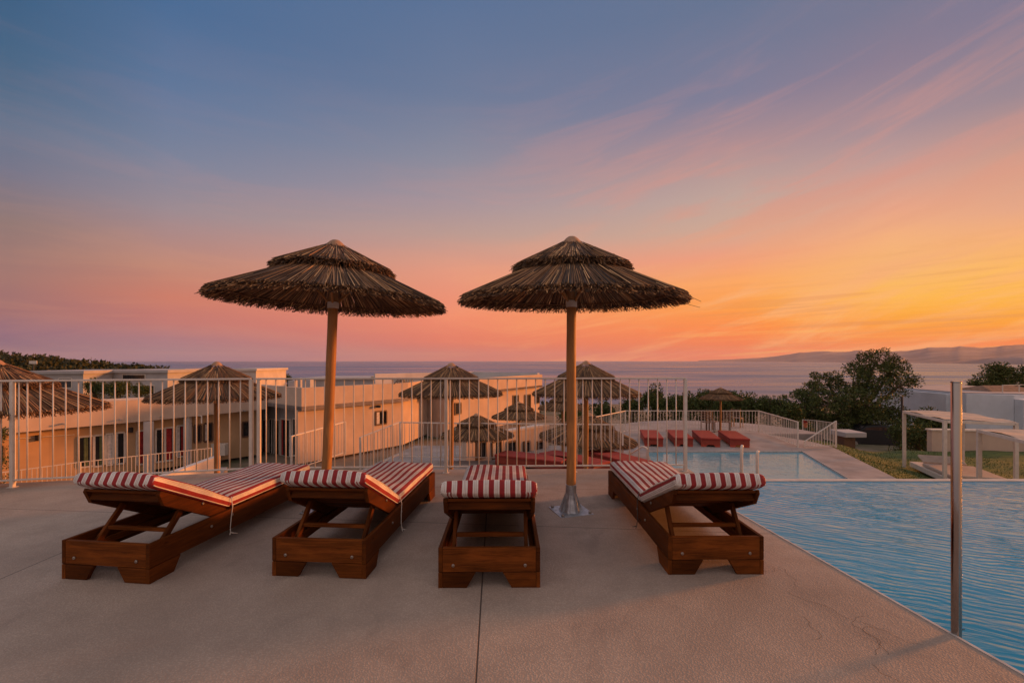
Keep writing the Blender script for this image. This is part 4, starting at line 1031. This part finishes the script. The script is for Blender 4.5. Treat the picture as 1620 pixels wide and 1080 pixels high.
def car(loc, rz, label, paint='car_black'):
    g = empty('parked_car', loc, rz, label, 'car', 'cars parked behind the lawn'); Wd = .86
    prof = [(-2.05, .32), (-2.1, .62), (-2.0, .88), (-1.75, .98), (-1.15, 1.02), (-.55, 1.42), (.35, 1.48), (1.05, 1.38), (1.55, 1.0), (1.95, .93), (2.08, .7), (2.05, .32)]
    bb = MB(); rows = []
    for s in (-1, -.96, -.8, 0, .8, .96, 1):
        tuck = lambda z: Wd * (1 - .16 * max(0, z - .9) / .6)
        rows.append([(x, s * tuck(z), z if abs(s) < .99 else .32 + (z - .32) * .97) for x, z in prof])
    i0 = bb.grid(rows); bb.fan([i0 + k for k in range(12)], 0, True); e = i0 + 6 * 12; bb.fan([e + k for k in range(12)])
    bo = recalc(bb.build('body', paint, g)); smooth_angle(bo, 35)
    for s in (-1, 1):
        bb = MB(); bb.face([(-.95, s * .80, 1.06), (-.5, s * .765, 1.36), (.3, s * .765, 1.41), (.3, s * .80, 1.06)][::s]); bb.face([(.38, s * .80, 1.06), (.38, s * .765, 1.41), (.95, s * .77, 1.32), (1.3, s * .80, 1.06)][::s])
        o = bb.build('side_window', 'dark_glass', g)
    bb = MB(); bb.face([(-1.17, -.72, 1.04), (-1.17, .72, 1.04), (-.60, .66, 1.42), (-.60, -.66, 1.42)]); o = bb.build('windscreen', 'dark_glass', g); o.location = (-.012, 0, .014)
    bb = MB(); bb.face([(1.08, -.66, 1.365), (1.08, .66, 1.365), (1.53, .72, 1.03), (1.53, -.72, 1.03)]); o = bb.build('rear_window', 'dark_glass', g); o.location = (.012, 0, .014)
    for s in (-1, 1):
        for x in (-1.3, 1.3):
            bb = MB(); bb.tube([(x, s * .74, .32), (x, s * .90, .32)], .32, 18); wh = bb.build('wheel', 'tyre', g); bb = MB(); bb.tube([(x, s * .897, .32), (x, s * .91, .32)], .2, 14); bb.build('rim', 'rim_grey', wh)
        bb = MB(); bb.box(-2.12, -2.0, s * .68 - .16, s * .68 + .16, .66, .80); bb.build('headlight', 'lamp_clear', g); bb = MB(); bb.box(1.98, 2.1, s * .68 - .14, s * .68 + .14, .72, .88); bb.build('tail_light', 'lamp_red', g)
car((X(1378, 30), 30.0, -4.05), R(-14), 'dark parked car under the big pine, partly hidden by the concrete counter')
mat('car_grey', (.16, .16, .17), rough=.4, vary=.1)
car((X(1366, 35), 35.0, -4.15), R(78), 'grey parked car seen end on behind the dark car', 'car_grey')
g = empty('street_pole', (X(1427, 26), 26, -3.7), 0, 'thin dark pole with a sloping arm right of the big pine', 'pole')
zt_ = H - (627 - 570) * 26 / F + 3.7; bb = MB(); bb.tube([(0, 0, 0), (0, 0, zt_)], .055, 8); bb.build('shaft', 'dark_metal', g); bb = MB(); bb.tube([(0, 0, zt_ - .05), (-.5, 0, zt_ - .40)], .02, 6); bb.build('arm', 'dark_metal', g)

# ================================================================== TREES AND SHRUBS
def leaf_quads(bb, c, r, n, size, flat=1.0, asp=.45, rnd=random, out=.6):
    for i in range(n):
        d = Vector((rnd.gauss(0, 1), rnd.gauss(0, 1), rnd.gauss(0, 1))); d.normalize(); rr = r * (rnd.random() ** .4)
        p = Vector(c) + Vector((d.x * rr, d.y * rr, d.z * rr * flat)); ax = (d * out + Vector((rnd.gauss(0, .5), rnd.gauss(0, .5), rnd.gauss(.15, .5)))).normalized()
        sd_ = ax.cross(Vector((rnd.gauss(0, 1), rnd.gauss(0, 1), rnd.gauss(0, 1)))).normalized(); s = size * rnd.uniform(.6, 1.3)
        a, w_ = ax * s, sd_ * s * asp * .5
        bb.face([p - w_ * .5, p + a * .5 - w_, p + a, p + a * .5 + w_])
def pine(base, blobs, label, seed, tuft=.44, per=95, size=.16, group=None):
    rnd = random.Random(seed); g = empty('pine_tree', base, 0, label, 'tree', group); B = Vector(base); crown = MB(); trunk = MB()
    tops = [Vector(b_[0]) - B for b_ in blobs]
    mid = sum(tops, Vector()) / len(tops)
    fork = Vector((mid.x * .35, mid.y * .35, max(1.0, mid.z * .42)))
    trunk.tube([(0, 0, -.3), fork * .5, fork], [.30, .25, .20], 10)
    for (c, rx, rz_), t_ in zip(blobs, tops):
        m = fork.lerp(t_, .5) + Vector((rnd.uniform(-.2, .2), rnd.uniform(-.2, .2), -.1)); trunk.tube([fork, m, t_, t_ + Vector((0, 0, rz_ * .5))], [.15, .10, .055, .02], 7)
        n = int(11 * (rx ** 2) + 8)
        for i in range(n):
            d = Vector((rnd.gauss(0, 1), rnd.gauss(0, 1), rnd.gauss(0, 1))).normalized(); q = rnd.uniform(.6, 1.12)
            p = t_ + Vector((d.x * rx * q, d.y * rx * q, d.z * rz_ * q)); leaf_quads(crown, p, tuft * rnd.uniform(.55, 1.0), per, size, .8, .4, rnd, 1.4)
            if i % 6 == 0: trunk.tube([t_, t_.lerp(p, .6) - Vector((0, 0, .05)), p], [.035, .022, .010], 5)
    trunk.build('trunk', 'bark', g, smooth=True); crown.build('crown', 'pine_needles', g)
def bl(px, py, d, rp, fz=.75): p = at(px, py, d); r = rp * d / F; return (tuple(p), r, r * fz)
pine((X(1352, 33), 33, -3.9), [bl(1385, 573, 33, 24), bl(1362, 585, 33.5, 20), bl(1410, 585, 32.5, 20), bl(1392, 600, 32, 30), bl(1425, 610, 33, 21), bl(1350, 605, 32.5, 28), bl(1310, 608, 33.5, 26), bl(1285, 622, 33, 26), bl(1270, 642, 32, 28), bl(1310, 640, 31, 34),
      bl(1352, 640, 31, 36), bl(1392, 640, 31.5, 32), bl(1415, 652, 32, 22), bl(1330, 664, 31, 30), bl(1375, 668, 31, 30), bl(1290, 664, 32, 24), bl(1255, 655, 33, 16)], 'big spreading dark pine right of the lower pool terrace', 11)
pine((X(1585, 46), 46, -4.4), [bl(1568, 589, 46, 15), bl(1585, 586, 46, 13), bl(1590, 598, 46, 18), bl(1612, 592, 46.5, 14), bl(1558, 606, 45.5, 15), bl(1545, 614, 45, 11), bl(1580, 613, 45.5, 16), bl(1606, 611, 46, 15)], 'smaller pine behind the blue-white house at the right edge', 12, .50, 80, .22)
def shrub_mesh(kind, seed):
    rnd = random.Random(seed); bb = MB()
    for i in range(46):
        d = Vector((rnd.gauss(0, 1), rnd.gauss(0, 1), abs(rnd.gauss(0, .9)))).normalized(); q = rnd.uniform(.35, .9); leaf_quads(bb, (d.x * q, d.y * q, .15 + d.z * q * .9), rnd.uniform(.18, .32), 60, .14, .9, .45, rnd)
    tr = MB()
    for i in range(7): a = rnd.random() * 6.28; tr.tube([(0, 0, -.3), (.2 * cos(a), .2 * sin(a), .3), (.55 * cos(a), .55 * sin(a), .75)], [.05, .035, .012], 5)
    return bb, tr
def make_shrub(seed):
    g = empty('shrub'); a, b_ = shrub_mesh(0, seed); a.build('foliage', 'shrub_leaves', g); b_.build('stem', 'bark', g, smooth=True); return g
S = [make_shrub(21), make_shrub(22)]; used = [False, False]
shr = [(1000, 640, 30, 20, 'rounded shrub behind the right end of the front railing, left of the tall dark shrub'), (1035, 632, 29, 24, 'tall dark shrub behind the right end of the front railing'), (1066, 640, 28, 22, 'low green shrub just right of the end post of the front railing'),
       (1090, 636, 31, 22, 'bushy shrub left of the small umbrella beyond the pool'), (1114, 632, 32, 20, 'upright shrub directly left behind the small umbrella canopy'), (1142, 645, 30, 20, 'low shrub hidden behind the small umbrella pole'),
       (1166, 634, 33, 22, 'rounded taller shrub just right of the small umbrella canopy'), (1190, 644, 30, 20, 'low shrub midway between the small umbrella and the big pine'), (1216, 641, 29, 22, 'spreading shrub second from the big pine along the railing'), (1242, 648, 28, 22, 'shrub at the left foot of the big pine'),
       (1268, 676, 27, 18, 'low shrub in front of the big pine trunk'), (1428, 682, 23, 24, 'dark shrub below the thin pole at the end of the lawn'), (1452, 690, 21, 22, 'dark shrub behind the left post of the whole pergola'), (1470, 668, 24, 26, 'large dark shrub beside the cream garden wall'), (1486, 700, 19.5, 14, 'small dark shrub at the foot of the cream garden wall'),
       (150, 612, 36, 16, 'dark shrub behind the parapet below the nearest pale house'), (188, 614, 36, 18, 'dark shrub in front of the wide pale house windows'), (222, 615, 35, 13, 'small dark shrub right of the wide pale house windows'), (300, 600, 60, 14, 'dark shrub behind the second fence umbrella canopy'), (447, 597, 75, 12, 'far dark bush seen above the fence left of the leaning pole'), (412, 596, 80, 12, 'far dark bush right of the second fence umbrella'),
       (-15, 690, 13.2, 22, 'bare spiky plant at the left edge in front of the long building'), (905, 655, 27, 22, 'shrub low behind the farthest small umbrella'), (955, 650, 28, 20, 'shrub low right of the right umbrella pole beyond the terrace')]
for i, (px, py, d, rp, lb) in enumerate(shr):
    k = i % 2
    if not used[k]: o = S[k]; used[k] = True
    else: o = copy_tree(S[k])
    r = rp * d / F; p = at(px, py, d); o.location = (p.x, p.y, p.z - r * .55); o.rotation_euler = (0, 0, random.random() * 6); o.scale = (r * 1.1, r * 1.1, r * random.uniform(1.15, 1.5))
    # stem down to the ground
    tag(o, lb, 'shrub', 'shrubs around the terraces')
# shrub stems that reach the ground
for o in [q for q in bpy.data.objects if q.parent is None and q.name.startswith('shrub')]:
    st = [c for c in children(o) if c.name.startswith('stem')][0]
    zg = terr_z(o.location.x, o.location.y); dz = (o.location.z - zg) / o.scale[2]
    bb = MB()
    for j in range(5): a = j * 1.26; bb.tube([(.12 * cos(a), .12 * sin(a), -dz - .2), (.1 * cos(a), .1 * sin(a), .1), (.5 * cos(a), .5 * sin(a), .8)], [.06, .045, .012], 5)
    if dz > .6:
        for j in range(int(20 * min(3, dz))):
            z = -dz * random.random(); a = random.random() * 6.28; leaf_quads(bb, (0, 0, 0), .01, 0, .1)
    st.data = bb.build('tmp', 'bark').data; bpy.data.objects.remove([q for q in bpy.data.objects if q.name.startswith('tmp')][0])
    fo = [c for c in children(o) if c.name.startswith('foliage')][0]
    if dz > .5:                                           # foliage skirt down to the ground
        bb = MB(); rnd = random.Random(int(dz * 100))
        for j in range(int(16 * min(4, dz))): a = rnd.random() * 6.28; q = rnd.uniform(.2, .85); leaf_quads(bb, (q * cos(a), q * sin(a), -dz * rnd.random() + .1), .3, 40, .15, .9, .45, rnd)
        m2 = bb.build('lower_foliage', 'shrub_leaves', o)
# wooded headland: one far mass
b = MB(); rnd = random.Random(5)
for i in range(1500):
    y = rnd.uniform(95, 185); px = rnd.uniform(-260, 262) if i % 3 else rnd.uniform(-60, 262); x = X(px, y); z = terr_z(x, y)
    if z < -13: continue
    r = rnd.uniform(1.2, 2.6); leaf_quads(b, (x, y, z + r * .75), r, 30, 1.25, .8, .6, rnd)
for i in range(420):                                       # scrub over the slopes below the terraces
    y = rnd.uniform(55, 210); px = rnd.uniform(60, 1500); x = X(px, y); z = terr_z(x, y); r = rnd.uniform(.5, 1.2)
    if 1438 < px: continue
    leaf_quads(b, (x, y, z + r * .6), r, 22, .7, .8, .6, rnd)
o = b.build('woodland', 'far_leaves'); tag(o, 'dark wooded headland and scrub sloping to the sea', 'woodland', kind='stuff')
# shore: sand strip and a dark jetty
b = MB(); b.prism([(X(1380, 330), 330), (X(1620, 300), 300), (X(1620, 325), 325), (X(1500, 345), 345), (X(1400, 372), 372)], 'z', -34, -29.4); struct(b.build('beach', 'sand'))
b = MB(); b.prism([(X(1446, 352), 352), (X(1500, 338), 338), (X(1500, 342), 342), (X(1446, 355), 355)], 'z', -33, -28.9); o = b.build('jetty', 'dark_metal'); tag(o, 'long low dark jetty lying on the water by the beach', 'jetty')
# ================================================================== AIR
hz = bpy.data.materials.new('haze_air'); hz.use_nodes = True; q = NT(hz.node_tree); q.n.clear()
vo = q.new('ShaderNodeVolumePrincipled'); vo.inputs['Color'].default_value = (.92, .80, .82, 1); vo.inputs['Density'].default_value = 2.2e-5; vo.inputs['Anisotropy'].default_value = .1
mo = q.new('ShaderNodeOutputMaterial'); q.l.new(vo.outputs[0], mo.inputs['Volume']); M['haze_air'] = hz
b = MB(); b.box(-22500, 14000, -400, 20500, -36, 340); o = b.build('haze', 'haze_air'); tag(o, 'thin evening haze over the bay', 'haze', kind='stuff')
